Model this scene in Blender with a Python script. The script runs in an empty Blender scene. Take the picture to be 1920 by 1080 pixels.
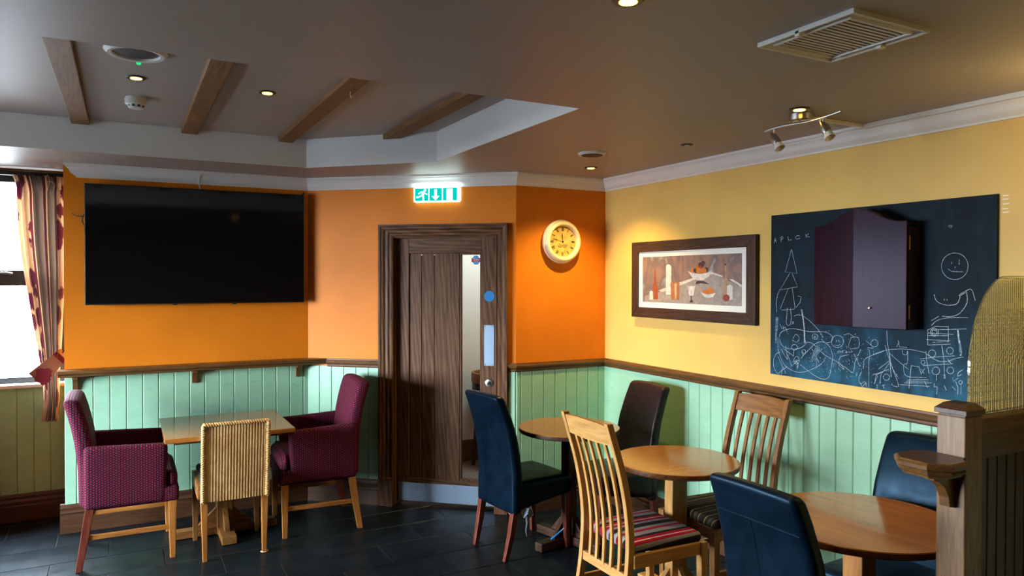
import bpy, bmesh, math, random
from mathutils import Vector, Matrix, noise as mnoise
random.seed(7)
SC = bpy.context.scene
COL = SC.collection
PI = math.pi

# ------------------------------------------------------------------ camera, sky, daylight, exposure
F_PX, YAW, PITCH, ROLL, EYE = 1361.76, 0.4904, 0.0126, 0.0019, 1.7
cam = bpy.data.cameras.new('camera')
cam.sensor_width = 36.0
cam.lens = F_PX * 36.0 / 1920.0
cam.clip_start = 0.05
cam_ob = bpy.data.objects.new('camera', cam)
COL.objects.link(cam_ob)
fw = Vector((math.sin(YAW) * math.cos(PITCH), math.cos(YAW) * math.cos(PITCH), -math.sin(PITCH)))
rt = Vector((math.cos(YAW), -math.sin(YAW), 0))
up = rt.cross(fw)
r2 = rt * math.cos(ROLL) + up * math.sin(ROLL)
u2 = up * math.cos(ROLL) - rt * math.sin(ROLL)
cam_ob.matrix_world = Matrix(((r2.x, u2.x, -fw.x, 0), (r2.y, u2.y, -fw.y, 0), (r2.z, u2.z, -fw.z, EYE), (0, 0, 0, 1)))
SC.camera = cam_ob

SC.view_settings.view_transform = 'Standard'
SC.view_settings.look = 'None'
SC.view_settings.gamma = 1.0
SC.view_settings.use_curve_mapping = False
SC.view_settings.exposure = 0.14
try:
    SC.cycles.use_denoising = True
    SC.cycles.max_bounces = 10
    SC.cycles.diffuse_bounces = 6
    SC.cycles.glossy_bounces = 4
    SC.cycles.transmission_bounces = 8
    SC.cycles.transparent_max_bounces = 12
    SC.cycles.caustics_reflective = False
    SC.cycles.caustics_refractive = False
    SC.cycles.sample_clamp_indirect = 6.0
except Exception:
    pass

SKY_ZENITH = 235.0
w = bpy.data.worlds.new('overcast_sky')
SC.world = w
w.use_nodes = True
wt = w.node_tree
bg = wt.nodes['Background']
bg.inputs['Color'].default_value = (0.80, 0.90, 1.0, 1)
# overcast sky: three times as bright overhead as at the horizon
wc = wt.nodes.new('ShaderNodeTexCoord')
wsep = wt.nodes.new('ShaderNodeSeparateXYZ')
wt.links.new(wc.outputs['Generated'], wsep.inputs[0])
wmax = wt.nodes.new('ShaderNodeMath')
wmax.operation = 'MAXIMUM'
wt.links.new(wsep.outputs[2], wmax.inputs[0])
wmax.inputs[1].default_value = 0.0
wmul = wt.nodes.new('ShaderNodeMath')
wmul.operation = 'MULTIPLY_ADD'
wt.links.new(wmax.outputs[0], wmul.inputs[0])
wmul.inputs[1].default_value = SKY_ZENITH * 2 / 3
wmul.inputs[2].default_value = SKY_ZENITH / 3
wt.links.new(wmul.outputs[0], bg.inputs['Strength'])

def add_light(kind, name, loc, energy, color, rot=(0, 0, 0), **kw):
    d = bpy.data.lights.new(name, kind)
    d.energy = energy
    d.color = color
    for k, v in kw.items():
        setattr(d, k, v)
    o = bpy.data.objects.new(name, d)
    o.location = loc
    o.rotation_euler = rot
    COL.objects.link(o)
    return o

def portal(name, loc, rot, sx, sy):
    o = add_light('AREA', name, loc, 1.0, (1, 1, 1), rot, shape='RECTANGLE', size=sx, size_y=sy)
    o.data.cycles.is_portal = True
    return o

# main room (metres): u = x along the television wall, v = y along the yellow wall
UY, VT, VB, UA, UB, UD = 3.2735, 5.6623, 4.6047, 1.2468, 2.4907, -0.354
ZC, ZCB, ZT, ZD = 2.46, 2.3723, 2.657, 1.0906
TR, TF, TK, TUK, TVR, TL = 1.7933, 2.724, 5.0831, 1.1086, 4.3968, -2.6
UL, VFRONT, VBAY = -3.3, -2.2, 6.1
portal('bay_daylight', (-0.66, VBAY + 0.16, 1.685), (-PI / 2, 0, 0), 0.64, 1.48)
portal('bay_daylight', (-2.31, VBAY + 0.16, 1.685), (-PI / 2, 0, 0), 1.54, 1.48)
portal('left_daylight', (UL - 0.16, 4.15, 1.435), (0, -PI / 2, 0), 1.38, 2.52)
WARM = (1.0, 0.72, 0.24)
WARM_SOFT = (1.0, 0.66, 0.30)

# ------------------------------------------------------------------ helpers
def S(r, g, b):
    def f(c):
        c /= 255.0
        return c / 12.92 if c <= 0.04045 else ((c + 0.055) / 1.055) ** 2.4
    return (f(r), f(g), f(b), 1.0)

class NT:
    def __init__(self, name):
        self.m = bpy.data.materials.new(name)
        self.m.use_nodes = True
        self.t = self.m.node_tree
        self.b = self.t.nodes['Principled BSDF']
    def n(self, kind, **kw):
        o = self.t.nodes.new(kind)
        for k, v in kw.items():
            setattr(o, k, v)
        return o
    def l(self, a, b):
        self.t.links.new(a, b)
    def math(self, op, a, b=None):
        o = self.n('ShaderNodeMath', operation=op)
        for i, x in enumerate((a, b)):
            if x is None:
                continue
            if isinstance(x, (int, float)):
                o.inputs[i].default_value = x
            else:
                self.l(x, o.inputs[i])
        return o.outputs[0]
    def ramp(self, fac, stops, interp='LINEAR'):
        o = self.n('ShaderNodeValToRGB')
        o.color_ramp.interpolation = interp
        e = o.color_ramp.elements
        while len(e) < len(stops):
            e.new(0.5)
        for i, (p, c) in enumerate(stops):
            e[i].position = p
            e[i].color = c
        self.l(fac, o.inputs[0])
        return o.outputs[0]
    def mix(self, fac, a, b, blend='MIX'):
        o = self.n('ShaderNodeMix', data_type='RGBA', blend_type=blend)
        for i, x in ((0, fac), (6, a), (7, b)):
            if isinstance(x, (int, float)):
                o.inputs[i].default_value = x
            elif isinstance(x, tuple):
                o.inputs[i].default_value = x
            else:
                self.l(x, o.inputs[i])
        return o.outputs[2]
    def coord(self, which='Object', scale=(1, 1, 1), jitter=False):
        c = self.n('ShaderNodeTexCoord').outputs[which]
        if jitter:
            r = self.n('ShaderNodeObjectInfo').outputs['Random']
            a = self.n('ShaderNodeVectorMath', operation='ADD')
            self.l(c, a.inputs[0])
            k = self.n('ShaderNodeCombineXYZ')
            q = self.math('MULTIPLY', r, 37.0)
            for i in range(3):
                self.l(q, k.inputs[i])
            self.l(k.outputs[0], a.inputs[1])
            c = a.outputs[0]
        mp = self.n('ShaderNodeMapping')
        mp.inputs['Scale'].default_value = scale
        self.l(c, mp.inputs['Vector'])
        return mp.outputs[0]
    def noise(self, vec, scale=5, detail=4, dist=0.0, rough=0.55):
        o = self.n('ShaderNodeTexNoise')
        self.l(vec, o.inputs['Vector'])
        o.inputs['Scale'].default_value = scale
        o.inputs['Detail'].default_value = detail
        o.inputs['Roughness'].default_value = rough
        o.inputs['Distortion'].default_value = dist
        return o.outputs['Fac']
    def bump(self, h, strength=0.2, dist=0.01):
        o = self.n('ShaderNodeBump')
        o.inputs['Strength'].default_value = strength
        o.inputs['Distance'].default_value = dist
        self.l(h, o.inputs['Height'])
        self.l(o.outputs[0], self.b.inputs['Normal'])
    def set(self, **kw):
        names = {'color': 'Base Color', 'rough': 'Roughness', 'metal': 'Metallic', 'spec': 'Specular IOR Level',
                 'tint': 'Specular Tint', 'coat': 'Coat Weight', 'coat_rough': 'Coat Roughness', 'sheen': 'Sheen Weight', 'trans': 'Transmission Weight', 'ior': 'IOR'}
        for k, v in kw.items():
            i = self.b.inputs[names[k]]
            if isinstance(v, (int, float, tuple)):
                i.default_value = v
            else:
                self.l(v, i)
        return self

def plain(name, col, rough=0.5, **kw):
    q = NT(name)
    q.set(color=col, rough=rough, **kw)
    v = q.coord('Object')
    q.bump(q.noise(v, 60, 2), 0.04, 0.002)
    return q.m

def paint(name, col, rough=0.55, var=0.06, spec=0.2):
    q = NT(name)
    v = q.coord('Object')
    f = q.noise(v, 2.3, 3)
    lo = tuple(c * (1 - var) for c in col[:3]) + (1,)
    hi = tuple(min(1, c * (1 + var)) for c in col[:3]) + (1,)
    q.set(color=q.ramp(f, [(0.35, lo), (0.65, hi)]), rough=rough, spec=spec)
    q.bump(q.noise(v, 90, 3), 0.05, 0.002)
    return q.m

def wood(name, dark, mid, light, axis=2, rough=0.4, scale=1.0, strong=0.6, coat=0.0, spec=0.4):
    q = NT(name)
    sc = [9.0 * scale] * 3
    sc[axis] = 0.9 * scale
    v = q.coord('Object', tuple(sc), jitter=True)
    a = q.noise(v, 2.2, 5, 1.6)
    wv = q.n('ShaderNodeTexWave', wave_type='BANDS', bands_direction='DIAGONAL')
    q.l(v, wv.inputs['Vector'])
    wv.inputs['Scale'].default_value = 1.6
    wv.inputs['Distortion'].default_value = 9.0
    wv.inputs['Detail'].default_value = 3.0
    wv.inputs['Detail Scale'].default_value = 0.6
    sf = [160.0] * 3
    sf[axis] = 4.0
    g = q.noise(q.coord('Object', tuple(sf), jitter=True), 1.0, 2)
    m1 = q.mix(strong * 0.45, a, wv.outputs['Fac'])
    m2 = q.mix(0.40, m1, g)
    q.set(color=q.ramp(m2, [(0.28, dark), (0.5, mid), (0.74, light)]), rough=rough, spec=spec, coat=coat, coat_rough=0.10)
    q.bump(m2, 0.07, 0.003)
    return q.m

def wood3(name, *a, **k):
    return [wood(name + '_' + 'xyz'[i], *a, axis=i, **k) for i in range(3)]

M = {}
M['orange'] = paint('orange_paint', (0.67, 0.188, 0.008, 1), 0.5)
M['yellow'] = paint('yellow_paint', (0.68, 0.43, 0.118, 1), 0.5)
M['brown'] = paint('brown_paint', (0.10, 0.055, 0.03, 1), 0.6)
M['white'] = paint('white_paint', (0.74, 0.73, 0.72, 1), 0.5, 0.03)
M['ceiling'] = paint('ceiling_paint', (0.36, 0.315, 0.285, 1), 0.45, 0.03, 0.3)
M['cornice'] = paint('cornice_paint', (0.72, 0.70, 0.69, 1), 0.5, 0.03)
M['offwhite'] = paint('passage_paint', (0.74, 0.75, 0.72, 1), 0.6, 0.02)
q = NT('sage_green_board')
v = q.coord('Object', (3, 3, 9), jitter=True)
f = q.noise(v, 1.4, 5)
scuff = q.ramp(q.noise(q.coord('Object', (6, 6, 28), jitter=True), 1.6, 4, 1.0), [(0.60, (0, 0, 0, 1)), (0.74, (1, 1, 1, 1))])
base = q.ramp(f, [(0.3, (0.27, 0.50, 0.335, 1)), (0.7, (0.31, 0.555, 0.38, 1))])
q.set(color=q.mix(q.math('MULTIPLY', scuff, 0.35), base, (0.16, 0.28, 0.20, 1)), rough=0.42)
q.bump(q.noise(q.coord('Object', (30, 30, 3)), 2, 3), 0.06, 0.002)
M['green'] = q.m
M['oak_dark'] = wood3('dark_oak', S(46, 27, 14), S(70, 44, 26), S(94, 62, 40), rough=0.42, scale=1.5, strong=0.3)
M['oak_trim'] = wood3('stained_oak_trim', S(62, 38, 16), S(92, 60, 28), S(118, 82, 42), rough=0.38, scale=1.8, strong=0.25)
M['oak_beam'] = wood3('oak_beam', S(80, 52, 26), S(112, 76, 40), S(136, 98, 56), rough=0.6, scale=1.6, strong=0.25)
M['oak_light'] = wood3('light_oak', S(150, 104, 52), S(182, 134, 76), S(204, 160, 102), rough=0.38, scale=1.3, strong=0.35)
M['oak_mid'] = wood3('mid_oak', S(88, 56, 24), S(126, 84, 42), S(152, 108, 60), rough=0.38, scale=1.3, strong=0.4)
M['oak_leg'] = wood3('honey_wood', S(120, 74, 30), S(156, 100, 46), S(180, 124, 66), rough=0.35, scale=1.5, strong=0.3)
M['mahogany'] = wood3('mahogany_leg', S(60, 24, 16), S(98, 46, 34), S(128, 66, 50), rough=0.3, scale=1.5, strong=0.3)
M['table_top'] = wood3('table_top_veneer', S(138, 82, 30), S(158, 98, 40), S(174, 114, 52), rough=0.22, scale=0.6, strong=0.2, coat=0.5)
M['table_edge'] = wood3('table_edge', S(52, 26, 12), S(92, 50, 24), S(120, 72, 36), rough=0.3, scale=1.2, strong=0.4)
M['post'] = wood3('partition_oak', S(80, 54, 30), S(120, 88, 56), S(148, 114, 78), rough=0.42, scale=1.8, strong=0.15)
M['walnut'] = wood3('dark_walnut', S(34, 20, 13), S(58, 36, 25), S(82, 54, 38), rough=0.46, scale=1.4, strong=0.4, spec=0.25)
M['door_oak'] = wood3('door_oak', S(46, 27, 15), S(90, 59, 37), S(122, 86, 58), rough=0.5, scale=1.2, strong=0.6, spec=0.18)

def leather(name, col, rough, tint=(1, 1, 1, 1)):
    q = NT(name)
    v = q.coord('Object')
    f = q.noise(v, 7, 4)
    q.set(color=q.ramp(f, [(0.3, tuple(c * 0.75 for c in col[:3]) + (1,)), (0.7, tuple(c * 1.35 for c in col[:3]) + (1,))]), rough=q.ramp(q.noise(v, 14, 4), [(0.3, (rough - 0.07,) * 3 + (1,)), (0.7, (rough + 0.1,) * 3 + (1,))]), spec=0.17, tint=tint)
    q.bump(q.mix(0.3, q.noise(v, 20, 4), q.noise(v, 300, 2)), 0.12, 0.004)
    return q.m
M['leather_navy'] = leather('navy_leather', (0.0016, 0.0055, 0.012, 1), 0.34, (0.35, 0.68, 1.0, 1))  # cool cast of the highlights put into base and specular tint
M['leather_brown'] = leather('dark_brown_leather', (0.014, 0.009, 0.010, 1), 0.3)  # black leather with warm lamplight put into its colour

def uvgrid(q, fx, fy):
    s = q.n('ShaderNodeSeparateXYZ')
    q.l(q.n('ShaderNodeTexCoord').outputs['UV'], s.inputs[0])
    return q.math('MULTIPLY', s.outputs[0], fx), q.math('MULTIPLY', s.outputs[1], fy)
q = NT('burgundy_weave')
x, y = uvgrid(q, 2 * PI / 0.029, 2 * PI / 0.0145)
sx = q.math('SINE', x)
par = q.math('MULTIPLY', q.math('SIGN', sx), PI / 2)
sy = q.math('SINE', q.math('ADD', y, par))
dot = q.math('MULTIPLY', q.math('ABSOLUTE', sx), q.math('ADD', q.math('MULTIPLY', sy, 0.5), 0.5))
q.set(color=q.ramp(dot, [(0.22, S(24, 12, 26)), (0.45, S(118, 10, 52))]), rough=0.85, spec=0.25)
q.bump(dot, 0.5, 0.004)
M['burgundy'] = q.m
q = NT('woven_lloyd_fibre')
x, y = uvgrid(q, 2 * PI / 0.018, 2 * PI / 0.005)
f = q.math('ADD', q.math('MULTIPLY', q.math('SINE', y), 0.5), 0.5)
v = q.coord('Object')
base = q.ramp(q.noise(v, 9, 4), [(0.3, S(186, 142, 88)), (0.7, S(222, 184, 124))])
q.set(color=q.mix(q.math('MULTIPLY', f, 0.3), base, S(128, 94, 50)), rough=0.65)
q.bump(f, 0.4, 0.003)
M['wicker'] = q.m
M['wicker_white'] = paint('pale_fibre', S(214, 192, 152), 0.6)

def striped(name, period, stops):
    q = NT(name)
    s = q.n('ShaderNodeSeparateXYZ')
    q.l(q.n('ShaderNodeTexCoord').outputs['Object'], s.inputs[0])
    f = q.math('FRACT', q.math('ADD', q.math('MULTIPLY', q.math('MULTIPLY', s.outputs[1], q.math('ADD', 1.0, q.math('MULTIPLY', q.math('SUBTRACT', 0.48, s.outputs[2]), 3.5))), 1 / period), 20.07))
    q.set(color=q.ramp(f, stops, 'CONSTANT'), rough=0.85, spec=0.15)
    q.bump(q.noise(q.coord('Object'), 420, 2), 0.25, 0.003)
    return q.m
BK, RD, GY, WH, OL, GO = S(34, 26, 26), S(148, 16, 46), S(128, 126, 134), S(196, 176, 170), S(52, 48, 30), S(132, 112, 66)
M['stripe_red'] = striped('red_grey_stripe', 0.215, [(0, BK), (0.11, GY), (0.20, RD), (0.31, WH), (0.345, RD), (0.46, BK), (0.56, GY), (0.72, RD), (0.82, GY), (0.93, BK)])
M['stripe_olive'] = striped('olive_gold_stripe', 0.11, [(0, S(28, 24, 20)), (0.2, GO), (0.26, S(28, 24, 20)), (0.45, OL), (0.6, S(28, 24, 20)), (0.75, S(104, 78, 44)), (0.82, S(28, 24, 20))])
M['black_cloth'] = plain('black_cloth', S(20, 18, 20), 0.8)
M['chrome'] = plain('brushed_steel', S(190, 188, 182), 0.28, metal=1.0)
M['steel'] = plain('satin_steel_plate', S(138, 154, 172), 0.55, metal=1.0)
M['brass'] = plain('brass', S(190, 150, 80), 0.3, metal=1.0)
M['dark_metal'] = plain('dark_metal', S(26, 24, 22), 0.4)
M['frame_grey'] = plain('anthracite_frame', S(44, 50, 56), 0.4)
M['black'] = plain('black_plastic', S(10, 10, 11), 0.45)
M['white_plastic'] = plain('white_plastic', S(214, 212, 206), 0.4)
M['cream'] = plain('cream_enamel', S(232, 208, 172), 0.3)
M['rubber'] = plain('black_rubber', S(16, 16, 16), 0.7)
q = NT('black_screen')
q.set(color=S(9, 9, 10), rough=0.06, spec=0.35)
q.bump(q.noise(q.coord('Object'), 500, 1), 0.01, 0.001)
M['screen'] = q.m
q = NT('slate_tile')
v = q.coord('Object', (1, 1, 1), jitter=True)
f = q.noise(v, 5, 6, 0.6)
q.set(color=q.ramp(f, [(0.3, (0.003, 0.0045, 0.0065, 1)), (0.7, (0.007, 0.0095, 0.0125, 1))]), rough=q.ramp(q.noise(v, 9, 5), [(0.3, (0.30,) * 3 + (1,)), (0.7, (0.46,) * 3 + (1,))]), spec=0.2, tint=(0.55, 0.82, 1.0, 1))
q.bump(q.noise(v, 18, 6), 0.25, 0.004)
M['slate'] = q.m
M['grout'] = plain('grey_grout', S(46, 50, 54), 0.8)
q = NT('grey_carpet')
v = q.coord('Object')
q.set(color=q.ramp(q.noise(v, 60, 5), [(0.3, S(92, 86, 82)), (0.7, S(140, 132, 126))]), rough=0.95)
q.bump(q.noise(v, 300, 3), 0.4, 0.005)
M['carpet'] = q.m
q = NT('chalky_slate_board')
v = q.coord('Object')
a = q.noise(q.coord('Object', (1, 5, 1.1)), 2.4, 6, 0.8)
b = q.noise(q.coord('Object', (1, 1.5, 2.5)), 2.0, 5, 1.5)
s = q.n('ShaderNodeSeparateXYZ')
q.l(v, s.inputs[0])
low = q.math('SUBTRACT', 1.0, q.math('MULTIPLY', q.math('ADD', s.outputs[2], 0.45), 2.2))
sm = q.math('MULTIPLY', q.math('MULTIPLY', a, b), q.math('MAXIMUM', q.math('ADD', low, 0.35), 0.35))
q.set(color=q.ramp(sm, [(0.05, (0.005, 0.009, 0.014, 1)), (0.22, (0.007, 0.028, 0.048, 1)), (0.42, (0.016, 0.085, 0.145, 1))]), rough=0.65, spec=0.12)
M['chalkboard'] = q.m
q = NT('chalk')
v = q.coord('Object')
q.set(color=q.ramp(q.noise(v, 160, 3), [(0.35, S(96, 124, 140)), (0.6, S(190, 204, 212))]), rough=0.95)
M['chalk'] = q.m
q = NT('chalk_smudge')
q.set(color=q.ramp(q.noise(q.coord('Object'), 70, 3), [(0.35, S(30, 60, 78)), (0.65, S(110, 136, 150))]), rough=0.95)
M['chalk_soft'] = q.m
M['cab_door'] = wood3('mahogany_cabinet', S(30, 10, 17), S(40, 15, 23), S(50, 22, 31), rough=0.24, scale=1.0, strong=0.2, spec=0.055)
for m_ in M['cab_door']:
    m_.node_tree.nodes['Principled BSDF'].inputs['Specular Tint'].default_value = (0.62, 0.66, 0.88, 1)
M['cab_body'] = plain('dark_mahogany', S(26, 12, 12), 0.4)

def glass_thin(name, tint, gloss=0.06):
    q = NT(name)
    t = q.n('ShaderNodeBsdfTransparent')
    t.inputs[0].default_value = tint
    g = q.n('ShaderNodeBsdfGlossy')
    g.inputs['Roughness'].default_value = 0.02
    mx = q.n('ShaderNodeMixShader')
    lw = q.n('ShaderNodeLayerWeight')
    lw.inputs['Blend'].default_value = 0.25
    q.l(q.math('MULTIPLY', lw.outputs['Fresnel'], gloss * 6), mx.inputs[0])
    q.l(t.outputs[0], mx.inputs[1])
    q.l(g.outputs[0], mx.inputs[2])
    q.l(mx.outputs[0], q.t.nodes['Material Output'].inputs['Surface'])
    return q.m
M['pane'] = glass_thin('window_glass', (0.96, 0.98, 0.98, 1))
M['door_pane'] = glass_thin('door_glass', (0.92, 0.95, 0.93, 1), 0.04)
q = NT('reeded_glass')
q.set(color=(0.90, 0.99, 0.84, 1), rough=0.05, trans=1.0, ior=1.45)
M['reeded'] = q.m

def emit(name, col, strength):
    q = NT(name)
    e = q.n('ShaderNodeEmission')
    e.inputs[0].default_value = col
    e.inputs[1].default_value = strength
    q.l(e.outputs[0], q.t.nodes['Material Output'].inputs['Surface'])
    return q.m
M['bulb'] = emit('lit_bulb', (1.0, 0.5, 0.06, 1), 14.0)
M['sign_green'] = emit('sign_green', (0.0, 0.60, 0.52, 1), 1.0)
M['sign_white'] = emit('sign_white', (0.80, 1.0, 0.97, 1), 3.0)
M['sign_tube'] = emit('sign_tube_window', (0.80, 1.0, 0.97, 1), 16.0)
M['led'] = emit('green_led', (0.02, 0.8, 0.25, 1), 1.0)
M['blue'] = plain('blue_enamel', S(20, 120, 184), 0.35)
M['sticker_blue'] = plain('sticker_blue', S(52, 150, 206), 0.4)
M['sticker_red'] = plain('sticker_red', S(150, 36, 70), 0.4)
M['ink'] = plain('black_ink', S(24, 18, 10), 0.6)
q = NT('aged_paper_dial')
v = q.coord('Object')
q.set(color=q.ramp(q.noise(v, 14, 5, 0.6), [(0.3, S(176, 138, 62)), (0.7, S(220, 190, 116))]), rough=0.6)
M['dial'] = q.m
M['mat_board'] = plain('mount_board', S(222, 218, 208), 0.7)
q = NT('print_background')
v = q.coord('Object')
a = q.noise(q.coord('Object', (1, 1, 0.6)), 5, 5, 1.2)
q.set(color=q.ramp(a, [(0.3, S(84, 58, 40)), (0.42, S(138, 104, 92)), (0.55, S(104, 86, 84)), (0.7, S(168, 160, 160))]), rough=0.5)
M['print'] = q.m
for k, c in dict(stone=(158, 144, 136), pale=(212, 202, 192), orange=(150, 72, 26), white=(214, 208, 202), tan=(166, 104, 56), pale2=(206, 160, 128), dark=(50, 36, 32), amber=(196, 112, 26), plum=(62, 34, 36), red=(150, 50, 34), sand=(170, 138, 106)).items():
    q = NT('print_' + k)
    c1 = S(*c)
    q.set(color=q.ramp(q.noise(q.coord('Object'), 26, 5, 1.0), [(0.3, tuple(x * 0.62 for x in c1[:3]) + (1,)), (0.7, c1)]), rough=0.5)
    M['print_' + k] = q.m
# curtain cloth: printed stripes and flowers in UV metres
q = NT('striped_flower_curtain')
s = q.n('ShaderNodeSeparateXYZ')
uvn = q.n('ShaderNodeTexCoord').outputs['UV']
q.l(uvn, s.inputs[0])
f = q.math('FRACT', q.math('MULTIPLY', s.outputs[0], 1 / 0.44))
CR, TP, BU = S(192, 158, 122), S(104, 84, 68), S(92, 14, 38)
st = q.ramp(f, [(0, CR), (0.30, BU), (0.34, CR), (0.38, TP), (0.62, BU), (0.74, CR), (0.78, TP), (0.96, BU)], 'CONSTANT')
vo = q.n('ShaderNodeTexVoronoi')
mp = q.n('ShaderNodeMapping')
mp.inputs['Scale'].default_value = (11, 6.5, 1)
q.l(uvn, mp.inputs['Vector'])
q.l(mp.outputs[0], vo.inputs['Vector'])
vo.inputs['Scale'].default_value = 1.0
pet = q.math('ADD', vo.outputs['Distance'], q.math('MULTIPLY', q.noise(mp.outputs[0], 6, 3), 0.35))
fl = q.ramp(pet, [(0.58, (1, 1, 1, 1)), (0.62, (0, 0, 0, 1))])
infl = q.math('MULTIPLY', q.math('LESS_THAN', f, 0.30), fl)
q.set(color=q.mix(infl, st, BU), rough=0.75, sheen=0.2)
q.bump(q.noise(uvn, 500, 2), 0.1, 0.002)
tl = q.n('ShaderNodeBsdfTranslucent')
q.l(q.mix(infl, st, BU), tl.inputs[0])
ms = q.n('ShaderNodeMixShader')
ms.inputs[0].default_value = 0.10
q.l(q.b.outputs[0], ms.inputs[1])
q.l(tl.outputs[0], ms.inputs[2])
q.l(ms.outputs[0], q.t.nodes['Material Output'].inputs['Surface'])
M['curtain'] = q.m
M['taupe'] = plain('taupe_cloth', S(146, 112, 98), 0.8)
M['burg_cloth'] = plain('burgundy_cloth', S(112, 22, 50), 0.8)
M['cream_cloth'] = plain('cream_cloth', S(224, 190, 152), 0.8)
M['torn'] = plain('torn_lining_cloth', S(150, 170, 190), 0.8)
q = NT('pale_gravel')
v = q.coord('Object')
q.set(color=q.ramp(q.noise(v, 3.5, 7), [(0.35, S(46, 48, 50)), (0.65, S(74, 76, 76))]), rough=0.9)
M['ground'] = q.m

# ------------------------------------------------------------------ mesh builders
def box_uv(bm):
    uv = bm.loops.layers.uv.verify()
    for f in bm.faces:
        n = f.normal
        a = max(range(3), key=lambda i: abs(n[i]))
        i, j = ((1, 2), (0, 2), (0, 1))[a]
        for lp in f.loops:
            lp[uv].uv = (lp.vert.co[i], lp.vert.co[j])

def link(name, bm, mats, parent=None, smooth=None, uv=True, loc=None, rotz=None):
    bm.normal_update()
    if uv:
        box_uv(bm)
    me = bpy.data.meshes.new(name)
    if smooth is not None:
        for f in bm.faces:
            f.smooth = True
        for e in bm.edges:
            if len(e.link_faces) == 2:
                e.smooth = e.calc_face_angle(0) < math.radians(smooth)
    bm.to_mesh(me)
    bm.free()
    if not isinstance(mats, (list, tuple)):
        mats = [mats]
    for m in mats:
        me.materials.append(m)
    return place(name, me, parent, loc, rotz)

def place(name, me, parent=None, loc=None, rotz=None):
    o = bpy.data.objects.new(name, me)
    COL.objects.link(o)
    if parent is not None:
        o.parent = parent
    if loc is not None:
        o.location = loc
    if rotz is not None:
        o.rotation_euler = (0, 0, rotz)
    return o

def thing(name, label, cat, loc=(0, 0, 0), rotz=0.0, group=None):
    o = bpy.data.objects.new(name, None)
    COL.objects.link(o)
    o.location = loc
    o.rotation_euler = (0, 0, rotz)
    o.empty_display_size = 0.1
    return tag(o, label, cat, group)

def tag(o, label, cat, group=None):
    o['label'] = label
    o['category'] = cat
    if group:
        o['group'] = group
    return o

def struct(o, label=None):
    o['kind'] = 'structure'
    if label:
        o['label'] = label
    return o

def dup(root, label, loc, rotz, group=None):
    r = root.copy()
    COL.objects.link(r)
    r.location = loc
    r.rotation_euler = (0, 0, rotz)
    r['label'] = label
    if group:
        r['group'] = group
    for ch in list(root.children):
        c = ch.copy()
        COL.objects.link(c)
        c.parent = r
        for g in list(ch.children):
            d = g.copy()
            COL.objects.link(d)
            d.parent = c
    return r

def B():
    return bmesh.new()

def box(bm, x0, x1, y0, y1, z0, z1, bev=0.0, mat=0, seg=2):
    vs = [bm.verts.new(p) for p in ((x0, y0, z0), (x1, y0, z0), (x1, y1, z0), (x0, y1, z0), (x0, y0, z1), (x1, y0, z1), (x1, y1, z1), (x0, y1, z1))]
    fs = [bm.faces.new([vs[i] for i in q]) for q in ((0, 3, 2, 1), (4, 5, 6, 7), (0, 1, 5, 4), (1, 2, 6, 5), (2, 3, 7, 6), (3, 0, 4, 7))]
    for f in fs:
        f.material_index = mat
    if bev > 0:
        es = list({e for f in fs for e in f.edges})
        r = bmesh.ops.bevel(bm, geom=es, offset=bev, segments=seg, profile=0.5, affect='EDGES')
        for f in r['faces']:
            f.material_index = mat
    return bm

def prism(bm, poly, axis, a, b, mat=0, bev=0.0):
    """poly: 2-D outline in the two other axes (in x,y,z order), extruded along axis from a to b"""
    def pt(p, t):
        c = [p[0], p[1]]
        c.insert(axis, t)
        return c
    lo = [bm.verts.new(pt(p, a)) for p in poly]
    hi = [bm.verts.new(pt(p, b)) for p in poly]
    n = len(poly)
    fs = [bm.faces.new(lo), bm.faces.new(hi)]
    for i in range(n):
        fs.append(bm.faces.new((lo[i], lo[(i + 1) % n], hi[(i + 1) % n], hi[i])))
    bmesh.ops.recalc_face_normals(bm, faces=fs)
    for f in fs:
        f.material_index = mat
    if bev > 0:
        es = list({e for f in fs[:2] for e in f.edges})
        bmesh.ops.bevel(bm, geom=es, offset=bev, segments=2, profile=0.5, affect='EDGES')
    return bm

def lathe(bm, prof, n=32, c=(0, 0), mat=0, axis=2):
    rings = []
    for r, z in prof:
        ring = []
        for i in range(n):
            a = 2 * PI * i / n
            p = [r * math.cos(a), r * math.sin(a)]
            p.insert(axis, z)
            ring.append(bm.verts.new((p[0] + (c[0] if axis != 0 else 0), p[1] + (c[1] if axis == 2 else 0), p[2])))
        rings.append(ring)
    fs = []
    for a, b in zip(rings, rings[1:]):
        for i in range(n):
            fs.append(bm.faces.new((a[i], a[(i + 1) % n], b[(i + 1) % n], b[i])))
    fs.append(bm.faces.new(rings[0]))
    fs.append(bm.faces.new(rings[-1]))
    bmesh.ops.recalc_face_normals(bm, faces=fs)
    for f in fs:
        f.material_index = mat
    return bm

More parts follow.
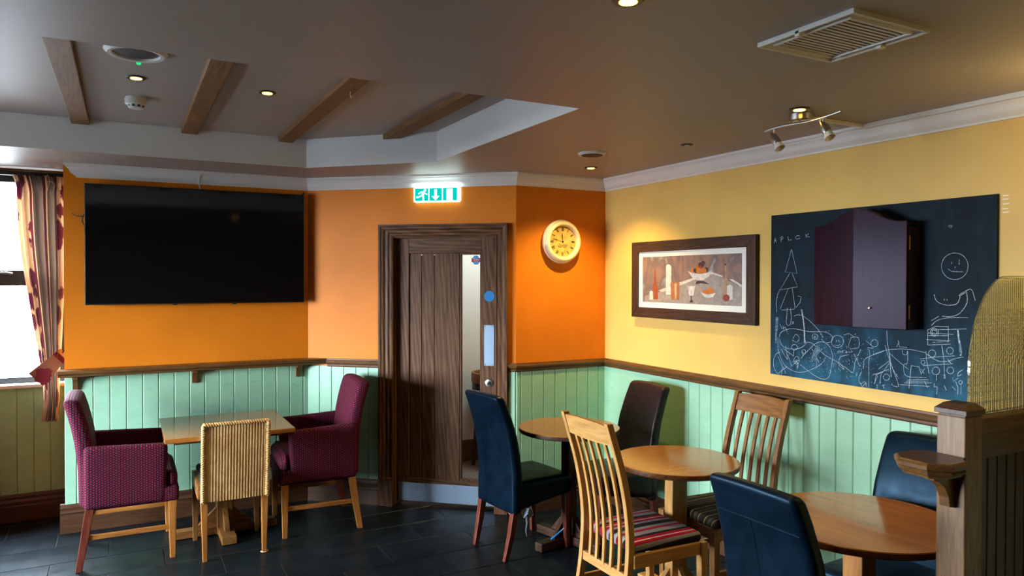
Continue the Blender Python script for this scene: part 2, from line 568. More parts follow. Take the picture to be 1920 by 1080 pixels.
def tube(bm, pts, r, n=8, mat=0, closed=False):
    pts = [Vector(p) for p in pts]
    rr = r if isinstance(r, (list, tuple)) else [r] * len(pts)
    rings = []
    ref = None
    for i, p in enumerate(pts):
        if closed:
            d = pts[(i + 1) % len(pts)] - pts[i - 1]
        else:
            d = pts[min(i + 1, len(pts) - 1)] - pts[max(i - 1, 0)]
        d.normalize()
        if ref is None:
            ref = Vector((0, 0, 1)) if abs(d.z) < 0.9 else Vector((1, 0, 0))
        x = (ref - d * ref.dot(d)).normalized()
        ref = x
        y = d.cross(x)
        rings.append([bm.verts.new(p + (x * math.cos(2 * PI * k / n) + y * math.sin(2 * PI * k / n)) * rr[i]) for k in range(n)])
    fs = []
    pairs = list(zip(rings, rings[1:]))
    if closed:
        pairs.append((rings[-1], rings[0]))
    for a, b in pairs:
        for k in range(n):
            fs.append(bm.faces.new((a[k], a[(k + 1) % n], b[(k + 1) % n], b[k])))
    if not closed:
        fs.append(bm.faces.new(rings[0]))
        fs.append(bm.faces.new(rings[-1]))
    bmesh.ops.recalc_face_normals(bm, faces=fs)
    for f in fs:
        f.material_index = mat
    return bm

def loft(bm, secs, mat=0, bev=0.0):
    """stack of rectangles (cx, cy, z, hx, hy)"""
    rings = [[bm.verts.new((cx + sx * hx, cy + sy * hy, z)) for sx, sy in ((-1, -1), (1, -1), (1, 1), (-1, 1))] for cx, cy, z, hx, hy in secs]
    fs = [bm.faces.new(rings[0][::-1]), bm.faces.new(rings[-1])]
    for a, b in zip(rings, rings[1:]):
        for i in range(4):
            fs.append(bm.faces.new((a[i], a[(i + 1) % 4], b[(i + 1) % 4], b[i])))
    bmesh.ops.recalc_face_normals(bm, faces=fs)
    for f in fs:
        f.material_index = mat
    if bev > 0:
        es = []
        for a, b in zip(rings, rings[1:]):
            for i in range(4):
                e = bm.edges.get((a[i], b[i]))
                if e:
                    es.append(e)
        for ring in (rings[0], rings[-1]):
            for i in range(4):
                es.append(bm.edges.get((ring[i], ring[(i + 1) % 4])))
        bmesh.ops.bevel(bm, geom=es, offset=bev, segments=2, profile=0.5, affect='EDGES')
    return bm

def rbox(bm, x0, x1, y0, y1, z0, z1, r=0.03, n=6, k=3, warp=None, mat=0):
    """upholstered block: rounded box with an even surface grid, optionally warped"""
    c = Vector(((x0 + x1) / 2, (y0 + y1) / 2, (z0 + z1) / 2))
    h = ((x1 - x0) / 2, (y1 - y0) / 2, (z1 - z0) / 2)
    ax = []
    for a in range(3):
        rr = min(r, h[a] * 0.98)
        e = [h[a] - rr + rr * math.tan(PI / 4 * i / k) for i in range(k + 1)]
        inner = h[a] - rr
        mid = [-inner + 2 * inner * i / n for i in range(n + 1)]
        ax.append([-t for t in reversed(e[1:])] + mid + e[1:])
    fs = []
    cache = {}
    def vert(p):
        q = []
        for a in range(3):
            rr = min(r, h[a] * 0.98)
            q.append(max(-(h[a] - rr), min(h[a] - rr, p[a])))
        d = Vector([p[a] - q[a] for a in range(3)])
        key = tuple(round(t, 6) for t in p)
        if key in cache:
            return cache[key]
        if d.length > 1e-9:
            m = max(abs(t) for t in d)
            rr = min(r, min(h) * 0.98)
            d = d.normalized() * m
        o = Vector(q) + d + c
        if warp:
            o = Vector(warp(o.x, o.y, o.z))
        cache[key] = bm.verts.new(o)
        return cache[key]
    for a in range(3):
        i, j = [t for t in range(3) if t != a]
        for s in (-1, 1):
            for p in range(len(ax[i]) - 1):
                for t in range(len(ax[j]) - 1):
                    cs = []
                    for pp, tt in ((p, t), (p + 1, t), (p + 1, t + 1), (p, t + 1)):
                        v = [0, 0, 0]
                        v[a] = s * h[a]
                        v[i] = ax[i][pp]
                        v[j] = ax[j][tt]
                        cs.append(vert(v))
                    if len(set(cs)) == 4:
                        fs.append(bm.faces.new(cs))
    bmesh.ops.recalc_face_normals(bm, faces=fs)
    for f in fs:
        f.material_index = mat
    return bm

def lerp_table(tab):
    def f(z):
        if z <= tab[0][0]:
            return tab[0][1]
        for (a, va), (b, vb) in zip(tab, tab[1:]):
            if z <= b:
                t = (z - a) / (b - a)
                return va + (vb - va) * t
        return tab[-1][1]
    return f

def smooth_table(tab, n=40):
    xs = [t[0] for t in tab]
    ys = [t[1] for t in tab]
    def f(z):
        z = max(xs[0], min(xs[-1], z))
        i = 0
        while i < len(xs) - 2 and z > xs[i + 1]:
            i += 1
        def m(j):
            if j == 0:
                return (ys[1] - ys[0]) / (xs[1] - xs[0])
            if j == len(xs) - 1:
                return (ys[-1] - ys[-2]) / (xs[-1] - xs[-2])
            return (ys[j + 1] - ys[j - 1]) / (xs[j + 1] - xs[j - 1])
        d = xs[i + 1] - xs[i]
        t = (z - xs[i]) / d
        return ((2 * t ** 3 - 3 * t * t + 1) * ys[i] + (t ** 3 - 2 * t * t + t) * d * m(i) + (-2 * t ** 3 + 3 * t * t) * ys[i + 1] + (t ** 3 - t * t) * d * m(i + 1))
    return f

def text_mesh(txt, size, shear=0.0, depth=0.0004):
    cu = bpy.data.curves.new('lettering', 'FONT')
    cu.body = txt
    cu.size = size
    cu.shear = shear
    cu.align_x = 'CENTER'
    cu.align_y = 'CENTER'
    cu.extrude = depth
    cu.resolution_u = 3
    o = bpy.data.objects.new('lettering', cu)
    COL.objects.link(o)
    bpy.context.view_layer.update()
    me = bpy.data.meshes.new_from_object(o.evaluated_get(bpy.context.evaluated_depsgraph_get()))
    bpy.data.objects.remove(o)
    return me

def sweep(bm, p, q, t, prof, mp, mq, endp=None, endq=None):
    """profile (d from wall, z) carried along the wall from p to q; mp, mq: mitre vectors"""
    def ring(o, m, end):
        r = []
        for d, z in prof:
            s = end(d, z) if end else 0.0
            r.append(bm.verts.new((o[0] + m[0] * d + t[0] * s, o[1] + m[1] * d + t[1] * s, z)))
        return r
    a, b = ring(p, mp, endp), ring(q, mq, endq)
    n = len(prof)
    fs = [bm.faces.new(a), bm.faces.new(b)]
    for i in range(n):
        fs.append(bm.faces.new((a[i], a[(i + 1) % n], b[(i + 1) % n], b[i])))
    bmesh.ops.recalc_face_normals(bm, faces=fs)
    return bm

# the run of room walls, interior on the left hand when walking along it
RUN = [(UY, VFRONT), (UY, VB), (UB, VB), (UA, VT), (UD, VT)]
def seg_dirs():
    out = []
    for a, b in zip(RUN, RUN[1:]):
        d = Vector((b[0] - a[0], b[1] - a[1]))
        d.normalize()
        out.append(d)
    return out
DIRS = seg_dirs()
NORM = [Vector((-d.y, d.x)) for d in DIRS]
def mitre(i):
    if i == 0:
        return NORM[0]
    if i == len(RUN) - 1:
        return NORM[-1]
    a, b = NORM[i - 1], NORM[i]
    return (a + b) / (1 + a.dot(b))

# chalk and print outlines, metres on the yellow wall (distance along the wall, height)
LETTER_LINES = [[[2.944,1.906],[2.937,1.937],[2.928,1.907]],[[2.942,1.920],[2.930,1.921]],[[2.895,1.912],[2.894,1.940],[2.883,1.939],[2.879,1.931],[2.891,1.925]],[[2.847,1.939],[2.843,1.917],[2.821,1.919]],[[2.767,1.938],[2.785,1.941],[2.797,1.931],[2.787,1.921],[2.764,1.925]],[[2.727,1.946],[2.724,1.926]],[[2.708,1.948],[2.724,1.936],[2.705,1.929]]]
TREE_LINES = [[[2.822,1.867],[2.864,1.742],[2.783,1.733],[2.822,1.867]],[[2.834,1.733],[2.899,1.641],[2.779,1.659],[2.816,1.733]],[[2.843,1.647],[2.897,1.535],[2.884,1.527],[2.801,1.536],[2.796,1.549],[2.815,1.652]],[[2.847,1.541],[2.856,1.458],[2.844,1.441],[2.826,1.449],[2.820,1.484],[2.825,1.543]],[[2.816,1.467],[2.803,1.454]],[[2.803,1.467],[2.817,1.451]],[[2.900,1.644],[2.918,1.611],[2.926,1.570],[2.922,1.510]],[[2.778,1.609],[2.755,1.604],[2.761,1.575],[2.790,1.545]]]
FACE_LINES = [[[1.869,1.741],[1.878,1.723],[1.892,1.710],[1.911,1.702],[1.931,1.701],[1.951,1.707],[1.967,1.719],[1.979,1.737],[1.984,1.757],[1.981,1.778],[1.972,1.797],[1.957,1.810],[1.938,1.818],[1.917,1.818],[1.898,1.812],[1.882,1.799],[1.871,1.781],[1.866,1.762],[1.869,1.741]],[[1.953,1.748],[1.944,1.741],[1.932,1.737],[1.887,1.735]],[[1.938,1.780],[1.938,1.770]],[[1.905,1.789],[1.905,1.767]],[[1.923,1.758],[1.923,1.752]]]
SMILE_LINES = [[[2.017,1.632],[2.003,1.601],[1.962,1.586],[1.915,1.592],[1.900,1.624],[1.903,1.632],[1.873,1.652],[1.850,1.656],[1.835,1.610]],[[1.900,1.628],[1.877,1.644]],[[1.873,1.652],[1.869,1.601],[1.899,1.553],[1.938,1.535],[1.978,1.535]],[[1.970,1.614],[1.969,1.606]],[[1.958,1.613],[1.956,1.605]]]
SCRIBBLE_LINES = [[[2.802,1.497],[2.784,1.504],[2.760,1.505],[2.731,1.496],[2.678,1.462],[2.633,1.422],[2.610,1.391]],[[2.902,1.375],[2.893,1.400],[2.850,1.421],[2.789,1.427],[2.701,1.418],[2.611,1.423],[2.578,1.417],[2.553,1.400],[2.556,1.381],[2.577,1.368],[2.605,1.368],[2.621,1.385]],[[2.899,1.365],[2.893,1.340],[2.868,1.320],[2.818,1.314],[2.770,1.321],[2.735,1.338],[2.718,1.356],[2.689,1.359],[2.655,1.340],[2.621,1.314],[2.576,1.290],[2.533,1.276],[2.501,1.261],[2.485,1.240]],[[2.752,1.269],[2.723,1.300],[2.694,1.327],[2.666,1.353],[2.632,1.368],[2.599,1.366],[2.572,1.347],[2.555,1.311],[2.556,1.264],[2.568,1.202],[2.581,1.182],[2.608,1.172],[2.653,1.181],[2.699,1.202],[2.758,1.234]],[[2.899,1.289],[2.924,1.277],[2.940,1.250],[2.943,1.220],[2.933,1.185],[2.904,1.161]],[[2.912,1.374],[2.911,1.309],[2.892,1.260],[2.867,1.222],[2.830,1.202],[2.775,1.190],[2.716,1.202],[2.654,1.231],[2.609,1.264],[2.596,1.291]],[[2.652,1.345],[2.660,1.301],[2.682,1.256]],[[2.660,1.301],[2.637,1.256]],[[2.654,1.292],[2.651,1.226]],[[2.683,1.326],[2.654,1.292],[2.615,1.334]],[[2.889,1.308],[2.867,1.277],[2.842,1.250]],[[2.858,1.328],[2.842,1.250]],[[2.874,1.312],[2.806,1.278]],[[2.843,1.280],[2.815,1.218],[2.776,1.256]],[[2.911,1.263],[2.879,1.211],[2.885,1.165]],[[2.879,1.211],[2.854,1.174]],[[2.845,1.215],[2.907,1.170]],[[2.806,1.239],[2.794,1.269],[2.776,1.276],[2.764,1.253],[2.782,1.234],[2.800,1.244],[2.779,1.256],[2.778,1.207]],[[2.800,1.234],[2.764,1.258]],[[2.794,1.250],[2.770,1.238],[2.775,1.212]],[[2.489,1.372],[2.495,1.362],[2.504,1.354],[2.515,1.349],[2.528,1.347],[2.540,1.349],[2.550,1.355],[2.557,1.364],[2.560,1.374],[2.558,1.385],[2.553,1.396],[2.543,1.404],[2.532,1.409],[2.519,1.410],[2.507,1.408],[2.497,1.402],[2.490,1.393],[2.488,1.383],[2.489,1.372]],[[2.542,1.359],[2.523,1.356],[2.507,1.364]],[[2.531,1.385],[2.531,1.373]],[[2.516,1.388],[2.515,1.376]],[[2.443,1.405],[2.458,1.352],[2.402,1.357],[2.400,1.402],[2.420,1.409],[2.443,1.405]],[[2.523,1.321],[2.522,1.330],[2.517,1.322],[2.515,1.331]],[[2.510,1.331],[2.506,1.326],[2.502,1.332],[2.508,1.319]],[[2.497,1.326],[2.489,1.331],[2.494,1.333],[2.497,1.323],[2.487,1.324]],[[2.478,1.325],[2.468,1.333],[2.468,1.324],[2.478,1.325]],[[2.460,1.327],[2.452,1.334],[2.451,1.326]],[[2.447,1.335],[2.442,1.331],[2.437,1.335]],[[2.455,1.316],[2.496,1.305],[2.515,1.282],[2.507,1.265],[2.470,1.246],[2.434,1.227],[2.424,1.255],[2.419,1.287],[2.404,1.307]],[[2.427,1.325],[2.414,1.302],[2.393,1.263]],[[2.528,1.277],[2.506,1.251],[2.485,1.237]],[[2.342,1.353],[2.337,1.322],[2.342,1.295],[2.343,1.162]],[[2.373,1.252],[2.369,1.297],[2.330,1.323],[2.263,1.351]],[[2.647,1.391],[2.650,1.386],[2.654,1.383],[2.660,1.380],[2.666,1.380],[2.671,1.381],[2.676,1.384],[2.679,1.387],[2.681,1.392],[2.680,1.397],[2.677,1.402],[2.673,1.406],[2.667,1.408],[2.662,1.408],[2.656,1.407],[2.651,1.405],[2.648,1.401],[2.647,1.396],[2.647,1.391]],[[2.659,1.392],[2.659,1.390],[2.661,1.389],[2.662,1.389],[2.664,1.388],[2.666,1.389],[2.667,1.390],[2.668,1.391],[2.669,1.392],[2.668,1.394],[2.668,1.395],[2.666,1.396],[2.665,1.397],[2.663,1.397],[2.661,1.397],[2.660,1.396],[2.659,1.395],[2.658,1.393],[2.659,1.392]],[[2.807,1.372],[2.789,1.398],[2.765,1.380],[2.783,1.354],[2.813,1.366]],[[2.779,1.323],[2.782,1.317],[2.787,1.313],[2.793,1.311],[2.800,1.310],[2.806,1.311],[2.811,1.314],[2.815,1.318],[2.817,1.323],[2.816,1.329],[2.813,1.334],[2.808,1.338],[2.802,1.341],[2.795,1.341],[2.789,1.340],[2.783,1.337],[2.780,1.333],[2.778,1.328],[2.779,1.323]],[[2.800,1.308],[2.803,1.273]],[[2.723,1.305],[2.725,1.301],[2.728,1.298],[2.732,1.296],[2.736,1.296],[2.741,1.297],[2.744,1.299],[2.747,1.301],[2.748,1.305],[2.747,1.309],[2.745,1.312],[2.742,1.315],[2.738,1.317],[2.733,1.317],[2.729,1.317],[2.725,1.315],[2.723,1.312],[2.722,1.308],[2.723,1.305]],[[2.741,1.284],[2.740,1.309]],[[2.487,1.414],[2.456,1.425],[2.428,1.409]],[[2.295,1.382],[2.298,1.377],[2.303,1.372],[2.309,1.369],[2.316,1.368],[2.322,1.370],[2.328,1.373],[2.331,1.378],[2.333,1.384],[2.332,1.390],[2.329,1.395],[2.324,1.400],[2.318,1.403],[2.311,1.404],[2.305,1.402],[2.300,1.399],[2.296,1.394],[2.295,1.388],[2.295,1.382]],[[2.360,1.396],[2.321,1.368]],[[2.352,1.361],[2.318,1.361]],[[2.389,1.349],[2.404,1.316]],[[2.408,1.230],[2.413,1.211]],[[2.383,1.237],[2.398,1.200],[2.388,1.174],[2.368,1.190],[2.353,1.179]],[[2.388,1.183],[2.378,1.162],[2.363,1.182],[2.355,1.167]],[[2.310,1.237],[2.295,1.225],[2.314,1.184]],[[2.277,1.236],[2.283,1.192]],[[2.267,1.251],[2.305,1.229]],[[2.900,1.450],[2.881,1.421],[2.862,1.432],[2.847,1.404]],[[2.878,1.441],[2.868,1.407]],[[2.320,1.330],[2.287,1.344],[2.245,1.359],[2.181,1.369],[2.128,1.371],[2.084,1.367],[2.050,1.362]],[[2.248,1.452],[2.245,1.400],[2.236,1.349],[2.223,1.230]],[[2.257,1.382],[2.231,1.306],[2.191,1.212],[2.188,1.187],[2.218,1.192],[2.218,1.200]],[[2.245,1.391],[2.233,1.341],[2.221,1.282],[2.191,1.234]],[[2.235,1.345],[2.176,1.303],[2.136,1.276]],[[2.188,1.409],[2.183,1.379],[2.145,1.380]],[[2.188,1.396],[2.197,1.378]],[[2.167,1.364],[2.165,1.347],[2.147,1.344],[2.141,1.364],[2.142,1.305],[2.160,1.297],[2.155,1.251],[2.127,1.241]],[[2.123,1.296],[2.133,1.188]],[[2.123,1.296],[2.084,1.294],[2.073,1.260]],[[2.060,1.233],[2.043,1.202]],[[2.142,1.225],[2.041,1.241]],[[2.157,1.210],[2.024,1.227]],[[2.179,1.199],[2.032,1.210]],[[2.127,1.241],[2.049,1.249]],[[2.148,1.218],[2.037,1.234]],[[2.073,1.285],[2.060,1.266]],[[2.058,1.289],[2.071,1.267]],[[2.053,1.370],[2.048,1.325],[2.037,1.269]],[[1.979,1.404],[1.968,1.333],[1.965,1.253]],[[2.080,1.331],[2.009,1.347],[1.920,1.361]],[[2.067,1.302],[1.928,1.325]],[[2.057,1.315],[2.059,1.312],[2.061,1.310],[2.064,1.308],[2.067,1.308],[2.070,1.308],[2.073,1.310],[2.075,1.312],[2.075,1.315],[2.075,1.319],[2.074,1.322],[2.071,1.324],[2.068,1.325],[2.065,1.326],[2.062,1.325],[2.059,1.324],[2.057,1.321],[2.057,1.318],[2.057,1.315]],[[1.928,1.378],[1.930,1.373],[1.934,1.369],[1.939,1.367],[1.944,1.366],[1.949,1.367],[1.953,1.370],[1.956,1.374],[1.957,1.379],[1.957,1.385],[1.954,1.390],[1.951,1.393],[1.946,1.396],[1.941,1.397],[1.936,1.395],[1.931,1.393],[1.929,1.388],[1.927,1.383],[1.928,1.378]],[[2.007,1.359],[2.010,1.353],[2.014,1.349],[2.019,1.346],[2.025,1.346],[2.031,1.347],[2.035,1.350],[2.039,1.354],[2.040,1.360],[2.039,1.365],[2.037,1.371],[2.032,1.375],[2.027,1.378],[2.021,1.378],[2.016,1.377],[2.011,1.374],[2.008,1.370],[2.007,1.364],[2.007,1.359]],[[1.956,1.346],[1.936,1.324]],[[1.934,1.342],[1.948,1.331]],[[2.050,1.357],[2.013,1.337],[1.984,1.329],[1.948,1.335],[1.916,1.350],[1.883,1.359]],[[2.045,1.471],[2.044,1.399]],[[2.043,1.469],[2.010,1.487],[1.949,1.489]],[[1.951,1.491],[1.949,1.419]],[[2.047,1.442],[1.949,1.449]],[[2.051,1.423],[1.941,1.427]],[[2.044,1.399],[1.939,1.412]],[[2.022,1.413],[1.949,1.423]],[[2.030,1.470],[1.871,1.484]],[[2.003,1.456],[2.005,1.452],[2.007,1.449],[2.011,1.448],[2.015,1.447],[2.019,1.448],[2.022,1.450],[2.024,1.453],[2.025,1.457],[2.025,1.461],[2.023,1.465],[2.020,1.468],[2.016,1.469],[2.012,1.470],[2.009,1.469],[2.005,1.467],[2.003,1.464],[2.002,1.460],[2.003,1.456]],[[1.995,1.455],[1.998,1.449],[2.003,1.445],[2.009,1.442],[2.015,1.441],[2.021,1.443],[2.027,1.446],[2.030,1.451],[2.032,1.457],[2.031,1.464],[2.028,1.470],[2.023,1.474],[2.017,1.477],[2.011,1.478],[2.005,1.476],[2.000,1.473],[1.996,1.468],[1.995,1.461],[1.995,1.455]],[[2.027,1.490],[2.002,1.514],[1.950,1.529],[1.864,1.534]],[[2.029,1.511],[1.996,1.533]],[[2.043,1.455],[1.927,1.456]],[[1.988,1.281],[1.991,1.276],[1.995,1.271],[2.001,1.268],[2.007,1.267],[2.013,1.268],[2.017,1.271],[2.021,1.276],[2.022,1.282],[2.021,1.288],[2.019,1.293],[2.014,1.298],[2.009,1.301],[2.003,1.302],[1.997,1.301],[1.992,1.297],[1.989,1.293],[1.988,1.287],[1.988,1.281]],[[2.002,1.265],[2.001,1.240]],[[1.925,1.291],[1.927,1.286],[1.931,1.282],[1.936,1.279],[1.941,1.279],[1.946,1.280],[1.950,1.282],[1.953,1.286],[1.955,1.291],[1.954,1.297],[1.952,1.302],[1.948,1.306],[1.943,1.308],[1.938,1.309],[1.933,1.308],[1.929,1.305],[1.926,1.301],[1.925,1.296],[1.925,1.291]],[[2.012,1.227],[2.012,1.210],[1.999,1.212],[2.001,1.179]],[[1.887,1.244],[1.888,1.242],[1.890,1.240],[1.892,1.238],[1.895,1.238],[1.897,1.238],[1.900,1.240],[1.901,1.242],[1.902,1.244],[1.901,1.247],[1.900,1.250],[1.898,1.252],[1.896,1.253],[1.893,1.254],[1.891,1.253],[1.888,1.252],[1.887,1.250],[1.886,1.247],[1.887,1.244]],[[1.915,1.247],[1.905,1.220],[1.907,1.189]],[[1.892,1.236],[1.892,1.193]],[[1.883,1.304],[1.904,1.288],[1.906,1.272],[1.889,1.282]],[[1.929,1.265],[1.927,1.245],[1.904,1.264]],[[1.967,1.224],[1.957,1.202]],[[1.931,1.223],[1.915,1.209]],[[2.309,1.189],[2.305,1.220],[2.291,1.239],[2.235,1.267]],[[2.281,1.192],[2.279,1.232],[2.226,1.307]],[[2.233,1.224],[2.235,1.219],[2.239,1.215],[2.245,1.212],[2.250,1.212],[2.256,1.212],[2.260,1.215],[2.263,1.219],[2.265,1.224],[2.264,1.229],[2.261,1.234],[2.257,1.238],[2.252,1.241],[2.246,1.242],[2.241,1.241],[2.237,1.238],[2.233,1.234],[2.232,1.229],[2.233,1.224]],[[2.291,1.261],[2.235,1.306]],[[2.320,1.231],[2.277,1.245]],[[2.267,1.185],[2.260,1.171]],[[2.297,1.184],[2.297,1.164]],[[2.271,1.183],[2.257,1.187]]]
THICK_LINES = [[[[2.751,1.536],[2.743,1.498],[2.734,1.440],[2.728,1.355]],.007],[[[2.922,1.487],[2.926,1.429],[2.927,1.338]],.012],[[[2.913,1.485],[2.921,1.409]],.009],[[[1.908,1.477],[1.904,1.438],[1.895,1.395],[1.895,1.364]],.007],[[[1.900,1.419],[1.894,1.372]],.013],[[[1.953,1.936],[1.946,1.941],[1.938,1.935]],.014],[[[2.638,1.341],[2.666,1.301],[2.674,1.262]],.030],[[[1.967,1.273],[1.965,1.255]],.009]]
PAINT_LINES = [['stone',[[3.941,1.610],[3.643,1.699],[3.436,1.743],[3.163,1.653],[3.160,1.541],[4.090,1.538],[4.091,1.580]]],['pale',[[3.941,1.622],[3.808,1.659],[3.597,1.709],[3.427,1.745],[3.333,1.721],[3.337,1.712],[3.427,1.733],[3.578,1.698],[3.899,1.611]]],['pale',[[3.283,1.700],[3.251,1.700],[3.161,1.667],[3.161,1.653]]],['orange',[[3.985,1.777],[3.976,1.774],[3.971,1.692],[3.952,1.644],[3.949,1.562],[4.010,1.557],[4.005,1.643],[3.989,1.699]]],['white',[[4.037,1.612],[4.021,1.619],[4.003,1.613],[3.999,1.558],[4.039,1.556]]],['white',[[3.865,1.789],[3.854,1.799],[3.827,1.799],[3.811,1.785],[3.813,1.596],[3.865,1.595]]],['tan',[[3.818,1.676],[3.779,1.686],[3.725,1.673],[3.729,1.565],[3.813,1.559]]],['pale2',[[3.778,1.672],[3.754,1.673],[3.758,1.567],[3.776,1.567]]],['white',[[3.650,1.655],[3.578,1.656],[3.596,1.594],[3.635,1.593]]],['dark',[[3.619,1.591],[3.607,1.591],[3.609,1.571],[3.594,1.549],[3.633,1.548],[3.616,1.571]]],['amber',[[3.581,1.751],[3.587,1.744],[3.597,1.740],[3.608,1.741],[3.618,1.745],[3.624,1.752],[3.623,1.760],[3.617,1.767],[3.607,1.771],[3.595,1.770],[3.586,1.766],[3.580,1.759]]],['dark',[[3.553,1.752],[3.559,1.745],[3.569,1.742],[3.581,1.742],[3.590,1.746],[3.596,1.753],[3.595,1.761],[3.589,1.768],[3.579,1.771],[3.568,1.771],[3.558,1.767],[3.553,1.760]]],['dark',[[3.459,1.756],[3.465,1.749],[3.475,1.746],[3.486,1.746],[3.495,1.751],[3.500,1.757],[3.500,1.765],[3.494,1.772],[3.484,1.775],[3.473,1.775],[3.464,1.771],[3.459,1.764]]],['amber',[[3.535,1.769],[3.541,1.763],[3.551,1.759],[3.562,1.760],[3.572,1.764],[3.577,1.771],[3.577,1.779],[3.571,1.785],[3.561,1.789],[3.550,1.789],[3.540,1.784],[3.535,1.777]]],['plum',[[3.499,1.785],[3.506,1.777],[3.518,1.772],[3.532,1.773],[3.544,1.778],[3.551,1.787],[3.550,1.797],[3.543,1.805],[3.531,1.809],[3.517,1.809],[3.505,1.803],[3.498,1.794]]],['plum',[[3.488,1.799],[3.493,1.793],[3.502,1.789],[3.512,1.790],[3.521,1.794],[3.526,1.800],[3.525,1.807],[3.520,1.813],[3.511,1.817],[3.501,1.816],[3.492,1.812],[3.487,1.806]]],['red',[[3.514,1.768],[3.520,1.762],[3.529,1.758],[3.539,1.759],[3.548,1.763],[3.553,1.769],[3.552,1.776],[3.547,1.782],[3.538,1.786],[3.528,1.785],[3.519,1.781],[3.514,1.775]]],['amber',[[3.516,1.748],[3.524,1.740],[3.536,1.735],[3.550,1.736],[3.562,1.741],[3.569,1.750],[3.568,1.760],[3.561,1.768],[3.548,1.772],[3.534,1.772],[3.522,1.766],[3.516,1.758]]],['amber',[[3.476,1.748],[3.483,1.739],[3.496,1.735],[3.510,1.735],[3.521,1.741],[3.528,1.749],[3.527,1.759],[3.520,1.767],[3.508,1.772],[3.494,1.771],[3.482,1.766],[3.476,1.757]]],['white',[[3.649,1.754],[3.606,1.741],[3.538,1.733],[3.471,1.740],[3.430,1.755],[3.453,1.718],[3.506,1.693],[3.560,1.693],[3.606,1.712]]],['dark',[[3.560,1.690],[3.506,1.690],[3.444,1.668],[3.524,1.674],[3.578,1.667]]],['amber',[[3.471,1.615],[3.477,1.608],[3.487,1.604],[3.498,1.605],[3.507,1.609],[3.513,1.615],[3.512,1.623],[3.506,1.630],[3.497,1.634],[3.486,1.634],[3.476,1.630],[3.471,1.623]]],['amber',[[3.440,1.619],[3.446,1.611],[3.457,1.607],[3.470,1.607],[3.480,1.612],[3.486,1.619],[3.485,1.628],[3.479,1.635],[3.468,1.640],[3.456,1.639],[3.445,1.635],[3.440,1.627]]],['amber',[[3.411,1.623],[3.417,1.615],[3.428,1.611],[3.440,1.611],[3.450,1.616],[3.456,1.623],[3.455,1.632],[3.449,1.640],[3.438,1.644],[3.426,1.644],[3.416,1.639],[3.410,1.632]]],['amber',[[3.428,1.634],[3.433,1.629],[3.440,1.626],[3.448,1.626],[3.455,1.629],[3.459,1.635],[3.459,1.640],[3.454,1.645],[3.447,1.648],[3.439,1.648],[3.432,1.645],[3.428,1.640]]],['white',[[3.523,1.616],[3.461,1.601],[3.393,1.615],[3.417,1.588],[3.461,1.582],[3.496,1.589]]],['sand',[[3.317,1.787],[3.302,1.787],[3.300,1.709],[3.283,1.676],[3.278,1.579],[3.332,1.587],[3.337,1.663],[3.315,1.706]]],['dark',[[3.302,1.788],[3.306,1.785],[3.313,1.785],[3.318,1.788],[3.318,1.792],[3.314,1.796],[3.308,1.796],[3.303,1.793]]],['white',[[3.298,1.659],[3.271,1.668],[3.250,1.657],[3.250,1.575],[3.297,1.576]]],['red',[[3.275,1.580],[3.281,1.572],[3.292,1.566],[3.305,1.564],[3.318,1.567],[3.327,1.573],[3.332,1.582],[3.331,1.592],[3.325,1.600],[3.314,1.606],[3.301,1.608],[3.288,1.605],[3.278,1.599],[3.274,1.590]]]]

# ------------------------------------------------------------------ the room shell
XD, XOUT = M['oak_dark'], M['oak_trim']
# floor slab with individually laid slate tiles (running bond)
bm = B()
box(bm, UL, UY + 0.1, -0.6, 6.2, -0.10, -0.0035, mat=0)
box(bm, UL, UY + 0.1, VFRONT, -0.6, -0.10, 0.0, mat=1)
floor = struct(link('floor', bm, [M['grout'], M['slate']]))
TW, TH = 0.602, 0.306
tile_cache = {}
def tile_mesh(wd, hd):
    k = (round(wd, 3), round(hd, 3))
    if k not in tile_cache:
        b = B()
        box(b, 0, k[0], 0, k[1], -0.012, 0.0)
        es = [e for e in b.edges if all(v.co.z > -0.001 for v in e.verts)]
        bmesh.ops.bevel(b, geom=es, offset=0.0025, segments=1, affect='EDGES')
        b.normal_update()
        box_uv(b)
        me = bpy.data.meshes.new('tile')
        b.to_mesh(me)
        b.free()
        me.materials.append(M['slate'])
        tile_cache[k] = me
    return tile_cache[k]
row = -17
while 4.452 + row * TH < 6.1:
    y0 = 4.452 + row * TH
    y1 = min(y0 + TH, 6.1)
    row += 1
    if y0 < -0.6:
        continue
    x0 = (1.113 if row % 2 == 1 else 1.414) - 9 * TW
    while x0 < UY:
        a, b_ = max(x0, UL), min(x0 + TW, UY)
        x0 += TW
        if b_ - a < 0.05:
            continue
        if y0 > VT - 0.02 and a > UD - 0.02:
            continue
        if y0 > VB - 0.02 and a + y0 > UB + VB + 0.12:
            continue
        place('tile', tile_mesh(b_ - a - 0.005, y1 - y0 - 0.005), floor, (a + 0.0025, y0 + 0.0025, 0))

